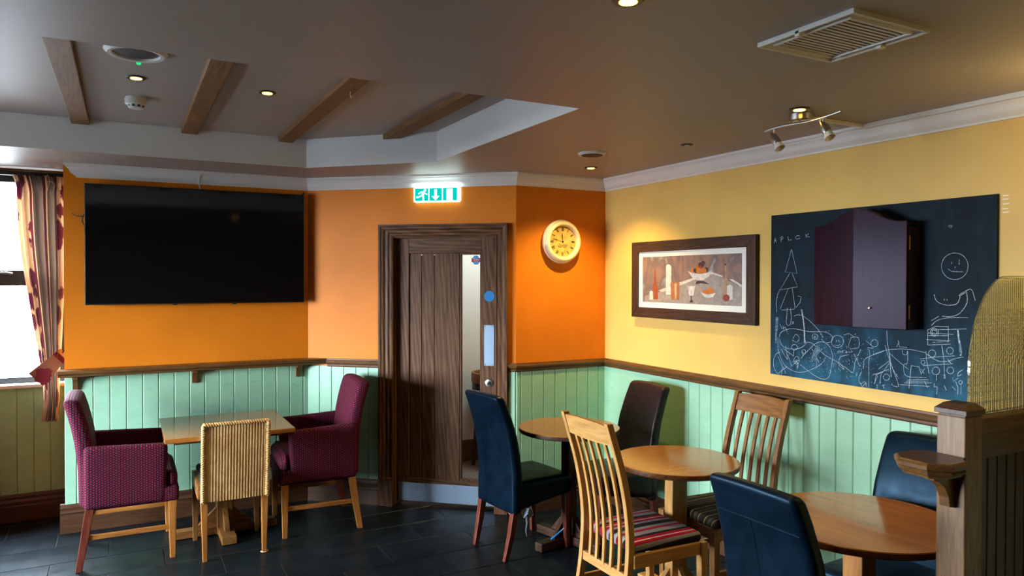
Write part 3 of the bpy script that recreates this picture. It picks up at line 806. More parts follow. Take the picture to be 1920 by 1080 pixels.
# plastered walls
bm = B(); box(bm, UD, UA, VT, VBAY + 0.12, 0, ZC)
wall_back = struct(link('wall_back', bm, M['orange']))
wall_door_name = 'wall_corner'
TDX, TDY = DIRS[2].x * -1, DIRS[2].y * -1            # A -> B
ADOOR = math.atan2(TDY, TDX)
LDOOR = math.hypot(UB - UA, VT - VB)
S0, S1, ZDOOR = 0.70, 1.485, 2.008
bm = B()
box(bm, 0, S0 - 0.004, 0, 0.13, 0, ZC)
box(bm, S1 + 0.004, LDOOR, 0, 0.13, 0, ZC)
box(bm, S0 - 0.004, S1 + 0.004, 0, 0.13, ZDOOR + 0.004, ZC)
wall_corner = struct(link('wall_corner', bm, M['orange'], None, None, True, (UA, VT, 0), ADOOR))
bm = B(); box(bm, UB, UY, VB, VB + 0.12, 0, ZC)
wall_recess = struct(link('wall_recess', bm, M['orange']))
bm = B(); box(bm, UY, UY + 0.12, VFRONT, VB + 0.12, 0, ZC)
wall_right = struct(link('wall_right', bm, M['yellow']))
bm = B()
box(bm, UL, UD, VBAY, VBAY + 0.12, 0, 0.945)
box(bm, UL, UD, VBAY, VBAY + 0.12, 2.425, ZC)
box(bm, UL, -3.06, VBAY, VBAY + 0.12, 0.945, 2.425)
box(bm, -1.54, -0.96, VT - 0.2, VBAY + 0.12, 0, ZC)  # unseen pier, shaped to shade the wall below the bay window
box(bm, UL, -3.06, VT, VBAY, 0, ZC)
wall_bay = struct(link('wall_bay', bm, M['brown']))
bm = B()
box(bm, UL - 0.12, UL, VFRONT, VBAY + 0.12, 0, 0.75)
box(bm, UL - 0.12, UL, VFRONT, VBAY + 0.12, 2.12, ZC)
box(bm, UL - 0.12, UL, VFRONT, 2.92, 0.75, 2.12)
box(bm, UL - 0.12, UL, 5.38, VBAY + 0.12, 0.75, 2.12)
wall_left = struct(link('wall_left', bm, M['brown']))
bm = B(); box(bm, UL - 0.12, UY + 0.12, VFRONT - 0.12, VFRONT, 0, ZC)
wall_front = struct(link('wall_front', bm, M['brown']))

# ceiling with the raised tray
bm = B()
def quad(bm, pts, mat=0):
    f = bm.faces.new([bm.verts.new(p) for p in pts])
    f.material_index = mat
    return f
XL, XR, YF, YB = UL - 0.12, UY + 0.12, VFRONT - 0.12, VBAY + 0.14
for pts in ([(XL, YF), (XL, TF), (XR, TF), (XR, YF)],
            [(XL, TF), (XL, YB), (TL, YB), (TL, TF)],
            [(TR, TF), (TR, TVR), (XR, TVR), (XR, TF)],
            [(TUK, TK), (XR, TK), (XR, TVR), (TR, TVR)],
            [(TL, TK), (TL, YB), (XR, YB), (XR, TK)]):
    quad(bm, [(x, y, ZC) for x, y in pts])
TRAY = [(TL, TF), (TR, TF), (TR, TVR), (TUK, TK), (TL, TK)]
quad(bm, [(x, y, ZT) for x, y in TRAY])
bmesh.ops.recalc_face_normals(bm, faces=bm.faces[:])
for f in bm.faces:
    if f.normal.z > 0:
        f.normal_flip()
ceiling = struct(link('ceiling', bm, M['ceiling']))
bm = B()
for i in range(5):
    a, b_ = TRAY[i], TRAY[(i + 1) % 5]
    quad(bm, [(a[0], a[1], ZC), (b_[0], b_[1], ZC), (b_[0], b_[1], ZT + 0.01), (a[0], a[1], ZT + 0.01)])
bmesh.ops.remove_doubles(bm, verts=bm.verts[:], dist=0.0005)
link('tray_side', bm, M['white'], ceiling)

# tongue-and-groove dado boards, one object each
board_cache = {}
def board_mesh(wd, z0, z1, mat, th=0.012, name='board'):
    k = (round(wd, 3), z0, z1, mat.name)
    if k not in board_cache:
        b = B()
        c = 0.0045
        prism(b, [(0, 0), (0, th - c), (c, th), (k[0] - c, th), (k[0], th - c), (k[0], 0)], 2, z0, z1)
        b.normal_update()
        box_uv(b)
        me = bpy.data.meshes.new(name)
        b.to_mesh(me)
        b.free()
        me.materials.append(mat)
        board_cache[k] = me
    return board_cache[k]
def boards(parent, o, d, grooves, parent_rot=0.0, z0=0.185, z1=1.034, mat=None):
    """grooves: distances along the wall from o in direction d"""
    ang = math.atan2(d.y, d.x)
    inv = parent.matrix_basis.inverted()
    for a, b_ in zip(grooves, grooves[1:]):
        if b_ - a < 0.012:
            continue
        c = place('board', board_mesh(b_ - a - 0.0012, z0, z1, mat or M['green']), parent)
        p = Vector((o[0] + d.x * (a + 0.0006), o[1] + d.y * (a + 0.0006), 0))
        c.location = inv @ p
        c.rotation_euler = (0, 0, ang - parent_rot)
def groove_list(first, pitch, length):
    g = [0.0]
    x = first
    while x < length - 0.012:
        g.append(x)
        x += pitch
    g.append(length)
    return g
boards(wall_back, RUN[3], DIRS[3], groove_list(UA - 1.2055, 0.0995, UA - UD))
gl = [0.0] + [LDOOR - s for s in (1.575,)] 
boards(wall_corner, RUN[2], DIRS[2], [0.0, LDOOR - 1.578], ADOOR)
gc = sorted([LDOOR - 0.6] + [LDOOR - s for s in (0.5, 0.4, 0.3, 0.2, 0.1, 0.0)])
boards(wall_corner, RUN[2], DIRS[2], gc, ADOOR)
boards(wall_recess, RUN[1], DIRS[1], groove_list(UY - 3.206, 0.0975, UY - UB))
gy = [VB - x for x in groove_list(VB - 3.647, 0.1015, VB - 0.6)]
gy0 = sorted(gy)
boards(wall_right, (UY, 0), DIRS[0], [g for g in gy0], 0)
bay0 = UD - (-0.467)
boards(wall_bay, (UD, VBAY), DIRS[3], groove_list(bay0, 0.1, 0.606), 0, 0.185, 0.93)

# cornice, dado rail and skirting, mitred wall by wall
CORN = [(0, 2.3723), (0.010, 2.3723), (0.013, 2.381), (0.022, 2.387), (0.034, 2.397), (0.040, 2.404), (0.044, 2.416), (0.054, 2.429), (0.063, 2.436), (0.063, 2.440), (0.070, 2.443), (0.074, 2.447), (0.074, 2.4602), (0, 2.4602)]
DADO = [(0, 1.028), (0.013, 1.028), (0.018, 1.036), (0.015, 1.046), (0.024, 1.054), (0.032, 1.060), (0.034, 1.070), (0.030, 1.079), (0.022, 1.082), (0.020, 1.0906), (0, 1.0906)]
SKIRT = [(0, 0), (0.030, 0), (0.030, 0.108), (0.026, 0.113), (0.026, 0.128), (0.030, 0.133), (0.026, 0.141), (0.017, 0.152), (0.017, 0.160), (0.021, 0.166), (0.018, 0.176), (0.012, 0.19), (0, 0.195)]
names = ['trim_1', 'trim_2', 'trim_3', 'trim_4']
what = ['yellow wall', 'clock wall', 'door wall', 'television wall']
for i in range(4):
    bm = B()
    sweep(bm, RUN[i], RUN[i + 1], DIRS[i], CORN, mitre(i), mitre(i + 1), None, (lambda d, z: -0.085 * max(0.0, 1 - d / 0.074)) if i == 3 else None)
    struct(link(names[i], bm, M['cornice'], None, 25), 'white moulded cornice above the ' + what[i])
def rail_seg(name, i, a, b_, prof, mats, ma=None, mb=None, label=None):
    bm = B()
    d = DIRS[i]
    o = Vector(RUN[i])
    p, q_ = o + d * a, o + d * b_
    sweep(bm, p, q_, d, prof, ma or NORM[i], mb or NORM[i])
    ax = 1 if abs(d.y) > 0.9 else 0
    return struct(link(name, bm, mats[ax], None, 25), label)
L0, L1, L2, L3 = [(Vector(b_) - Vector(a)).length for a, b_ in zip(RUN, RUN[1:])]
rail_seg('trim_5', 0, 2.6, L0, DADO, XOUT, None, mitre(1), 'stained oak dado rail on the yellow wall')
rail_seg('trim_6', 1, 0, L1, DADO, XOUT, mitre(1), mitre(2), 'stained oak dado rail under the clock')
rail_seg('trim_7', 2, 0, LDOOR - 1.574, DADO, XOUT, mitre(2), None, 'short dado rail at the door frame')
rail_seg('trim_8', 2, LDOOR - 0.592, LDOOR - 0.165, DADO, XOUT, None, None, 'dado rail between wall shelf and door frame')
rail_seg('baseboard_right', 0, 2.6, L0, SKIRT, XD, None, mitre(1))
rail_seg('baseboard_recess', 1, 0, L1, SKIRT, XD, mitre(1), mitre(2))
rail_seg('baseboard_corner', 2, 0, LDOOR - 1.574, SKIRT, XD, mitre(2), None)
rail_seg('baseboard_door', 2, LDOOR - 0.592, LDOOR, SKIRT, XD, None, mitre(3))
rail_seg('baseboard_back', 3, 0, L3 + 0.028, SKIRT, XD, mitre(3), None)
bm = B()
sweep(bm, (UD, VBAY), (-0.96, VBAY), Vector((-1, 0)), SKIRT, (0, -1), (0, -1))
struct(link('baseboard_bay', bm, XD[0], None, 25))

# shelf along the television wall, on brackets
sh = thing('wall_shelf', 'long stained oak shelf on brackets under the television', 'shelf', (0, 0, 0))
bm = B()
SHP = [(0.013, 1.047), (0.098, 1.047), (0.106, 1.053), (0.104, 1.060), (0.118, 1.066), (0.124, 1.073), (0.124, 1.084), (0.118, 1.0906), (0, 1.0906), (0, 1.047)]
o3 = Vector(RUN[3])
sweep(bm, o3, Vector((UD - 0.032, VT)), DIRS[3], SHP, NORM[3], NORM[3], lambda d, z: -1.15 * d)
link('board', bm, XOUT[0], sh, 25)
for bx in (-0.29, 0.44, 1.165):
    bm = B()
    pr = [(VT - 0.012, 1.047), (VT - 0.085, 1.047), (VT - 0.082, 1.03), (VT - 0.05, 1.022), (VT - 0.036, 1.0), (VT - 0.03, 0.955), (VT - 0.012, 0.95)]
    prism(bm, pr, 0, bx - 0.016, bx + 0.016, bev=0.002)
    link('bracket', bm, XOUT[2], sh)

# ceiling beams in the tray
for bx, vend, lab in ((-0.228, TK, 'oak ceiling beam nearest the window, leftmost of four'), (0.372, TK, 'oak ceiling beam between the two lit downlights'), (0.968, TK, 'oak ceiling beam, third from the window'), (1.568, 4.62, 'short oak ceiling beam ending on the angled tray side')):
    bm = B()
    if vend == TK:
        box(bm, bx - 0.048, bx + 0.048, TF + 0.002, vend - 0.002, ZT - 0.034, ZT + 0.002, 0.003)
    else:
        prism(bm, [(bx - 0.048, TF + 0.002), (bx + 0.048, TF + 0.002), (bx + 0.048, 4.575), (bx - 0.048, 4.672)], 2, ZT - 0.034, ZT + 0.002, bev=0.003)
    tag(link('ceiling_beam', bm, M['oak_beam'][1]), lab, 'beam', 'oak beams across the ceiling tray')

# bay window and the windows of the left wall
def window(name, x0, x1, z0, z1, mullions, transoms, inner, horizontal=True):
    """frame in the plane of the wall; horizontal: wall runs along x, else along y"""
    root = bpy.data.objects.new(name, None)
    COL.objects.link(root)
    struct(root)
    if not horizontal:
        root.rotation_euler = (0, 0, PI / 2)
        root.location = (inner, 0, 0)
    else:
        root.location = (0, inner, 0)
    t = 0.055
    bm = B()
    box(bm, x0, x1, 0.045, 0.105, z0, z0 + t, 0.004)
    box(bm, x0, x1, 0.045, 0.105, z1 - t, z1, 0.004)
    box(bm, x0, x0 + t, 0.045, 0.105, z0 + t, z1 - t, 0.004)
    box(bm, x1 - t, x1, 0.045, 0.105, z0 + t, z1 - t, 0.004)
    link('window_frame', bm, M['frame_grey'], root)
    xs = [x0 + t] + list(mullions) + [x1 - t]
    for m in mullions:
        bm = B(); box(bm, m - 0.04, m + 0.04, 0.04, 0.11, z0 + t, z1 - t, 0.004)
        link('mullion', bm, M['frame_grey'], root)
    for tz in transoms:
        bm = B(); box(bm, x0 + t, x1 - t, 0.035, 0.112, tz - 0.055, tz + 0.055, 0.006)
        link('transom', bm, M['frame_grey'], root)
    zs = [z0 + t] + list(transoms) + [z1 - t]
    for a, b_ in zip(xs, xs[1:]):
        for c, d in zip(zs, zs[1:]):
            bm = B(); quad(bm, [(a, 0.075, c), (b_, 0.075, c), (b_, 0.075, d), (a, 0.075, d)])
            link('pane', bm, M['pane'], root)
    return root
w3 = window('window_3', -3.06, -1.54, 0.945, 2.425, (), (1.70,), VBAY)
bm = B(); box(bm, -3.058, -1.542, -0.055, 0.045, 0.932, 0.958, 0.005)
link('window_sill', bm, M['white_plastic'], w3)
w1 = window('window_1', -0.96, UD - 0.002, 0.945, 2.425, (), (1.70,), VBAY)
bm = B(); box(bm, -0.958, UD - 0.004, -0.055, 0.045, 0.932, 0.958, 0.005)
link('window_sill', bm, M['white_plastic'], w1)
bm = B(); tube(bm, [(-0.78, 0.028, 1.735), (-0.72, 0.02, 1.735), (-0.69, 0.03, 1.73)], 0.008)
link('window_handle', bm, M['chrome'], w1, 40)
w2 = window('window_2', 2.92, 5.38, 0.75, 2.12, (3.74, 4.56), (1.55,), UL, False)
bm = B(); box(bm, 2.92, 5.38, -0.06, 0.045, 0.735, 0.762, 0.005)
link('window_sill', bm, M['white_plastic'], w2)

# outside and the passage behind the door
bm = B(); box(bm, -30, 20, -20, 45, -0.5, -0.35)
g_ = struct(link('ground', bm, M['ground']), 'pale gravel yard outside the bay window')
bm = B()
box(bm, UA + 0.0, 4.5, 6.18, 6.3, 0, 2.462)
box(bm, 4.4, 4.5, VB + 0.12, 6.18, 0, 2.462)
box(bm, UY, 4.5, VB + 0.02, VB + 0.12, 0, 2.462)
struct(link('wall_passage', bm, M['offwhite']))
bm = B(); prism(bm, [(UA + 0.12, VT + 0.02), (UB + 0.1, VB + 0.1), (4.5, VB + 0.1), (4.5, 6.3), (UA + 0.12, 6.3)], 2, 2.462, 2.5)
struct(link('ceiling_passage', bm, M['white']))
bm = B(); prism(bm, [(UA + 0.12, VT + 0.02), (UB + 0.1, VB + 0.1), (4.5, VB + 0.1), (4.5, 6.3), (UA + 0.12, 6.3)], 2, -0.08, 0.002)
struct(link('floor_passage', bm, M['carpet']))
bm = B()
sweep(bm, (4.4, 6.18), (UA + 0.02, 6.18), Vector((-1, 0)), SKIRT, (0, -1), (0, -1))
struct(link('baseboard_passage', bm, XOUT[0], None, 25))
add_light('AREA', 'passage_lamp', (2.95, 5.45, 2.45), 21.0, (0.95, 1.0, 0.98), (0, 0, 0), shape='DISK', size=0.5)

# ------------------------------------------------------------------ the door
door = bpy.data.objects.new('door_1', None)
COL.objects.link(door)
door.location = (UA, VT, 0)
door.rotation_euler = (0, 0, ADOOR)
struct(door, 'dark oak plank door with a narrow glass pane')
DK = M['door_oak']
DY0, DY1 = 0.045, 0.089
ARCH = [(0, 0), (0, 0.018), (0.010, 0.023), (0.018, 0.018), (0.028, 0.018), (0.040, 0.026), (0.060, 0.024), (0.072, 0.034), (0.086, 0.036), (0.096, 0.043), (0.110, 0.043), (0.110, 0)]
KR = 0.82
def arch_piece(kind):
    bm = B()
    if kind == 'left':
        a = [(S0 - w_, -d, 0) for w_, d in ARCH]
        b_ = [(S0 - w_, -d, ZDOOR + w_ * 0.85) for w_, d in ARCH]
    elif kind == 'right':
        a = [(S1 + w_ * KR, -d, 0) for w_, d in ARCH]
        b_ = [(S1 + w_ * KR, -d, ZDOOR + w_ * 0.85) for w_, d in ARCH]
    else:
        a = [(S0 - w_, -d, ZDOOR + w_ * 0.85) for w_, d in ARCH]
        b_ = [(S1 + w_ * KR, -d, ZDOOR + w_ * 0.85) for w_, d in ARCH]
    va = [bm.verts.new(p) for p in a]
    vb = [bm.verts.new(p) for p in b_]
    n = len(va)
    bm.faces.new(va); bm.faces.new(vb)
    for i in range(n):
        bm.faces.new((va[i], va[(i + 1) % n], vb[(i + 1) % n], vb[i]))
    bmesh.ops.recalc_face_normals(bm, faces=bm.faces[:])
    link('architrave', bm, DK[0 if kind == 'top' else 2], door, 25)
for k in ('left', 'top', 'right'):
    arch_piece(k)
for a, b_ in ((S0 - 0.11, S0 - 0.002), (S1 + 0.002, S1 + 0.092)):
    bm = B(); box(bm, a - 0.004, b_ + 0.004, -0.046, 0, 0, 0.21, 0.004)
    link('plinth_block', bm, DK[2], door)
bm = B()
box(bm, S0 - 0.004, S0 + 0.004, 0, 0.13, 0, ZDOOR)
box(bm, S1 - 0.004, S1 + 0.004, 0, 0.13, 0, ZDOOR)
box(bm, S0 + 0.004, S1 - 0.004, 0, 0.13, ZDOOR - 0.004, ZDOOR + 0.004)
link('door_lining', bm, DK[2], door)
def leafpart(name, x0, x1, z0, z1, ax, y0=DY0, y1=DY1, bev=0.003):
    bm = B(); box(bm, x0, x1, y0, y1, z0, z1, bev)
    return link(name, bm, DK[ax], door)
leafpart('stile', S0 + 0.006, 0.801, 0.022, 2.0, 2)
leafpart('stile', 1.364, S1 - 0.006, 0.022, 2.0, 2)
leafpart('rail', 0.801, 1.364, 1.890, 2.0, 0)
leafpart('rail', 0.801, 1.364, 0.022, 0.20, 0)
leafpart('muntin', 1.098, 1.197, 0.20, 1.890, 2)
for a, b_ in ((0.801, 0.898), (0.898, 0.998), (0.998, 1.098)):
    o = leafpart('plank', a + 0.001, b_ - 0.001, 0.198, 1.892, 2, DY0 + 0.012, DY1 - 0.008, 0.005)
for sx in (0.898, 0.998):
    bm = B(); lathe(bm, [(0.0045, DY0 + 0.0085), (0.006, DY0 + 0.011), (0.006, DY0 + 0.018)], 10, (sx + 0.001, 0), axis=1)
    for v_ in bm.verts:
        v_.co.z += 1.878
    link('nail_head', bm, M['chrome'], door)
bm = B()
for a, b_, c, d in ((1.197, 1.364, 0.20, 0.212), (1.197, 1.364, 1.878, 1.890), (1.197, 1.209, 0.212, 1.878), (1.352, 1.364, 0.212, 1.878)):
    box(bm, a, b_, DY0 + 0.004, DY1 - 0.004, c, d, 0.002)
link('glazing_bead', bm, DK[2], door)
bm = B(); box(bm, 1.207, 1.354, 0.064, 0.070, 0.21, 1.88)
link('glass_pane', bm, M['door_pane'], door)
def screws(bm, pts, y, r=0.0035, mat=1):
    for x_, z_ in pts:
        old = set(bm.verts)
        lathe(bm, [(r * 0.6, y - 0.0012), (r, y - 0.0006), (r, y + 0.001)], 8, (x_, 0), mat, axis=1)
        for v_ in bm.verts:
            if v_ not in old:
                v_.co.z += z_
bm = B(); box(bm, S0 + 0.02, S1 - 0.012, DY0 - 0.003, DY0, 0.028, 0.166, 0.001)
screws(bm, [(x_, z_) for x_ in (0.74, 0.93, 1.16, 1.42) for z_ in (0.040, 0.154)], DY0 - 0.003)
link('kick_plate', bm, [M['steel'], M['dark_metal']], door)
bm = B(); box(bm, 1.386, 1.461, DY0 - 0.003, DY0, 1.062, 1.360, 0.001)
screws(bm, [(x_, z_) for x_ in (1.395, 1.452) for z_ in (1.071, 1.351)], DY0 - 0.003)
link('push_plate', bm, [M['steel'], M['dark_metal']], door)
bm = B(); lathe(bm, [(0.0385, DY0 - 0.003), (0.040, DY0 - 0.002), (0.040, DY0)], 36, (1.425, 0), axis=1)
for v_ in bm.verts: v_.co.z += 1.572
link('blue_disc_sign', bm, M['blue'], door)
bm = B(); lathe(bm, [(0.020, DY0 - 0.010), (0.028, DY0 - 0.008), (0.031, DY0 - 0.003), (0.031, DY0)], 28, (1.424, 0), axis=1)
for v_ in bm.verts: v_.co.z += 0.935
lk = link('lock', bm, M['chrome'], door, 40)
bm = B(); lathe(bm, [(0.009, DY0 - 0.017), (0.010, DY0 - 0.012), (0.010, DY0 - 0.006)], 16, (1.424, 0), axis=1)
box(bm, 1.414, 1.434, DY0 - 0.020, DY0 - 0.012, -0.014, 0.002, 0.002)
for v_ in bm.verts: v_.co.z += 0.937
link('lock_barrel', bm, M['dark_metal'], lk)
# sticker at the top corner of the glass
bm = B()
prism(bm, [(1.318 + 0.031 * math.cos(PI / 8 + i * PI / 4), 1.838 + 0.036 * math.sin(PI / 8 + i * PI / 4)) for i in range(8)], 1, 0.0625, 0.0638)
st_ = link('sticker', bm, M['sticker_blue'], door)
bm = B(); box(bm, 1.284, 1.352, 0.0612, 0.0624, 1.824, 1.852)
link('sticker_band', bm, M['sticker_red'], st_)
for t_, z_, sz in (('Please', 1.8445, 0.018), ('respect', 1.8315, 0.015)):
    o = place('sticker_lettering', text_mesh(t_, sz), st_)
    o.data.materials.append(M['white_plastic'])
    o.rotation_euler = (PI / 2, 0, 0)
    o.location = (1.318, 0.0606, z_)

# ------------------------------------------------------------------ chairs
def leather_chair(label, mat, loc, rz, lining=False):
    t = thing('leather_chair', label, 'chair', loc, rz, 'high-backed leather dining chairs')
    curve = smooth_table([(0.27, -0.208), (0.40, -0.205), (0.55, -0.212), (0.75, -0.245), (0.90, -0.290), (1.01, -0.335)])
    wid = smooth_table([(0.27, 1.04), (0.5, 1.03), (0.8, 1.0), (1.01, 0.94)])
    bm = B()
    rbox(bm, -0.036, 0.036, -0.205, 0.205, 0.275, 1.005, 0.026, 10, 3, lambda x, y, z: (x * (1.0 - 0.15 * max(0, (z - 0.6))) + curve(z) + 0.010 * (y / 0.2) ** 2 * (1 if z > 0.5 else 0.3), y * wid(z), z + (-0.008 * (y / 0.2) ** 2 if z > 0.8 else 0)))
    link('backrest', bm, mat, t, 50)
    bm = B()
    def w_seat(x, y, z):
        k = (x + 0.20) / 0.46
        if z < 0.42:
            z -= 0.085 * max(0.0, 1 - k) ** 1.3 * (1 - abs(y) / 0.9)
        else:
            z += 0.014 * (1 - (y / 0.24) ** 2) * (1 - ((x - 0.0) / 0.25) ** 2)
        return (x, y * (0.95 + 0.05 * k), z)
    rbox(bm, -0.215, 0.212, -0.222, 0.222, 0.355, 0.468, 0.030, 9, 3, w_seat)
    link('seat', bm, mat, t, 50)
    for y in (-1, 1):
        bm = B()
        loft(bm, [(-0.272, y * 0.172, 0.0, 0.014, 0.013), (-0.235, y * 0.180, 0.16, 0.019, 0.018), (-0.205, y * 0.184, 0.34, 0.022, 0.021)], bev=0.003)
        link('leg', bm, M['mahogany'][2], t)
        bm = B()
        loft(bm, [(0.186, y * 0.188, 0.0, 0.013, 0.013), (0.180, y * 0.185, 0.38, 0.022, 0.022)], bev=0.003)
        link('leg', bm, M['mahogany'][2], t)
    bm = B()
    zs = 0.872
    tube(bm, [(curve(zs) - 0.0345 + 0.010 * (y / 0.2) ** 2, y, zs - 0.006 * (y / 0.2) ** 2) for y in [i * 0.02 - 0.18 for i in range(19)]], 0.0028, 6)
    link('seam', bm, mat, t, 50)
    bm = B()
    tube(bm, [(curve(z) - 0.0352, 0.02, z) for z in [0.30 + i * 0.03 for i in range(20)]], 0.0014, 6)
    link('seam', bm, mat, t, 50)
    if lining:
        rnd = random.Random(3)
        for (x0, y0, wd, ln) in ((-0.215, -0.125, 0.05, 0.085), (-0.175, -0.207, 0.075, 0.07)):
            bm = B()
            n = 5
            top = [bm.verts.new((x0 + wd * i / n, y0 + 0.014 * math.sin(i * 1.7), 0.312)) for i in range(n + 1)]
            bot = [bm.verts.new((x0 + wd * i / n, y0 + 0.02 * math.sin(i * 2.1 + 1), 0.312 - ln * rnd.uniform(0.3, 1.0))) for i in range(n + 1)]
            for i in range(n):
                bm.faces.new((top[i], top[i + 1], bot[i + 1], bot[i]))
            link('torn_lining', bm, M['torn'], t)
        bm = B()
        pts = [(-0.145, -0.207, 0.27), (-0.14, -0.21, 0.22), (-0.145, -0.206, 0.17), (-0.14, -0.208, 0.135)]
        tube(bm, pts, [0.008, 0.005, 0.004, 0.002], 5)
        link('torn_lining', bm, M['torn'], t)
    return t

CHA = leather_chair('navy leather chair with torn lining hanging under it, in front of the door', M['leather_navy'], (2.266, 4.05, 0), math.radians(6), True)
CHB = leather_chair('dark leather chair, coloured as in warm lamplight, backed into the corner of the yellow wall under the picture', M['leather_brown'], (2.80, 3.885, 0), PI + math.radians(-3), True)
CHE = leather_chair('navy leather chair seen from behind, in the foreground at the round table nearest the partition', M['leather_navy'], (2.222, 1.805, 0), math.radians(1))
CHF = leather_chair('navy leather chair against the yellow wall, half hidden behind the partition post', M['leather_navy'], (2.84, 1.935, 0), PI + math.radians(4))

def slat_chair(label, woods, cloth, loc, rz, dark=False):
    t = thing('slat_chair', label, 'chair', loc, rz, 'slat-backed wooden dining chairs')
    px = smooth_table([(0.0, -0.300), (0.20, -0.248), (0.40, -0.222), (0.58, -0.222), (0.80, -0.262), (1.05, -0.340)])
    zz = [i * 1.05 / 16 for i in range(17)]
    for y in (-1, 1):
        bm = B()
        loft(bm, [(px(z), y * (0.186 - 0.004 * z), z, 0.017 if z > 0.1 else 0.015, 0.0135) for z in zz], bev=0.003)
        link('back_post', bm, woods[2], t)
        bm = B()
        loft(bm, [(0.205, y * 0.196, 0, 0.015, 0.015), (0.205, y * 0.196, 0.40, 0.020, 0.020), (0.205, y * 0.196, 0.435, 0.020, 0.020)], bev=0.003)
        link('leg', bm, woods[2], t)
        bm = B(); box(bm, px(0.40) + 0.012, 0.187, y * 0.196 - 0.011, y * 0.196 + 0.011, 0.375, 0.437, 0.003)
        link('seat_rail', bm, woods[0], t)
        bm = B(); box(bm, px(0.2) + 0.010, 0.190, y * 0.194 - 0.009, y * 0.194 + 0.009, 0.190, 0.218, 0.003)
        link('stretcher', bm, woods[0], t)
    bm = B(); box(bm, 0.178, 0.202, -0.178, 0.178, 0.375, 0.437, 0.003)
    link('seat_rail', bm, woods[1], t)
    bm = B(); box(bm, px(0.33) - 0.010, px(0.33) + 0.012, -0.174, 0.174, 0.300, 0.345, 0.003)
    link('seat_rail', bm, woods[1], t)
    bm = B()
    n = 12
    rings = []
    for i in range(n + 1):
        y = -0.172 + 0.344 * i / n
        bow = -0.014 * (1 - (y / 0.172) ** 2)
        zt = 1.036 + 0.010 * (1 - (y / 0.172) ** 2)
        rings.append([bm.verts.new(p) for p in ((px(0.955) - 0.010 + bow, y, 0.945), (px(0.955) + 0.010 + bow, y, 0.945), (px(1.04) + 0.010 + bow, y, zt), (px(1.04) - 0.010 + bow, y, zt))])
    bm.faces.new(rings[0]); bm.faces.new(rings[-1])
    for a, b_ in zip(rings, rings[1:]):
        for i in range(4):
            bm.faces.new((a[i], a[(i + 1) % 4], b_[(i + 1) % 4], b_[i]))
    bmesh.ops.recalc_face_normals(bm, faces=bm.faces[:])
    link('top_rail', bm, woods[1], t, 40)
    for i in range(5):
        y = -0.118 + 0.059 * i
        bow = -0.014 * (1 - (y / 0.172) ** 2)
        bm = B()
        loft(bm, [(px(z) + (bow if z > 0.6 else bow * z / 0.6), y, z, 0.0065, 0.0095) for z in [0.335 + j * 0.62 / 12 for j in range(13)]], bev=0.002)
        link('back_slat', bm, woods[2], t)
    bm = B()
    rbox(bm, -0.200, 0.203, -0.205, 0.205, 0.432, 0.482, 0.022, 8, 3, lambda x, y, z: (x, y * (0.90 + 0.10 * (x + 0.2) / 0.42), z + (0.010 * (1 - (x / 0.25) ** 2) * (1 - (y / 0.25) ** 2) if z > 0.45 else 0)))
    link('seat_cushion', bm, cloth, t, 50)
    return t
CHC = slat_chair('pale oak slat-back chair with a red and grey striped seat, in the foreground', M['oak_light'], M['stripe_red'], (2.253, 2.845, 0), math.radians(0))
CHD = slat_chair('brown slat-back chair with an olive striped seat against the yellow wall', M['oak_mid'], M['stripe_olive'], (2.825, 2.93, 0), PI)

def armchair(label, loc, rz, group='burgundy upholstered armchairs'):
    t = thing('armchair', label, 'armchair', loc, rz, group)
    m = M['burgundy']
    cx = smooth_table([(0.36, -0.215), (0.6, -0.222), (0.8, -0.248), (1.03, -0.305)])
    bm = B()
    rbox(bm, -0.045, 0.045, -0.250, 0.250, 0.36, 1.005, 0.034, 8, 3, lambda x, y, z: (x + cx(z), y * (1.02 if z < 0.6 else 1.0), z + (-0.012 * (y / 0.25) ** 2 if z > 0.9 else 0)))
    link('backrest', bm, m, t, 50)
    for s in (-1, 1):
        bm = B()
        def wa(x, y, z):
            k = (x + 0.25) / 0.45
            return (x + (0.012 * (z - 0.36) / 0.35 if x > 0.1 else 0), y, z + (-0.022 * k if z > 0.6 else 0))
        rbox(bm, -0.235, 0.195, s * 0.252 - 0.036, s * 0.252 + 0.036, 0.352, 0.722, 0.026, 8, 3, wa)
        link('armrest', bm, m, t, 50)
    bm = B()
    rbox(bm, -0.20, 0.268, -0.284, 0.284, 0.345, 0.445, 0.022, 8, 3, lambda x, y, z: (x, y * (1.0 if x > 0.18 else 0.98), z))
    link('seat_base', bm, m, t, 50)
    bm = B()
    rbox(bm, -0.19, 0.262, -0.216, 0.216, 0.43, 0.535, 0.035, 8, 3, lambda x, y, z: (x, y * (1.0 + (0.28 * max(0, min(1, (x - 0.17) / 0.04)))), z + (0.012 * (1 - (y / 0.25) ** 2) if z > 0.5 else 0) - (0.015 if (x > 0.23 and z > 0.5) else 0)))
    link('seat_cushion', bm, m, t, 50)
    for y in (-1, 1):
        bm = B()
        loft(bm, [(-0.262, y * 0.256, 0, 0.017, 0.016), (-0.232, y * 0.256, 0.18, 0.021, 0.019), (-0.205, y * 0.256, 0.36, 0.024, 0.022)], bev=0.003)
        link('leg', bm, M['mahogany'][2] if y < 0 else M['oak_leg'][2], t)
        bm = B()
        loft(bm, [(0.232, y * 0.258, 0, 0.015, 0.015), (0.232, y * 0.256, 0.355, 0.023, 0.022)], bev=0.003)
        link('leg', bm, M['oak_leg'][2], t)
        bm = B(); box(bm, -0.222, 0.222, y * 0.256 - 0.009, y * 0.256 + 0.009, 0.175, 0.204, 0.003)
        link('stretcher', bm, M['oak_leg'][0], t)
    return t
ARM1 = armchair('burgundy armchair on the window side of the square table', (0.022, 5.120, 0), 0.0)
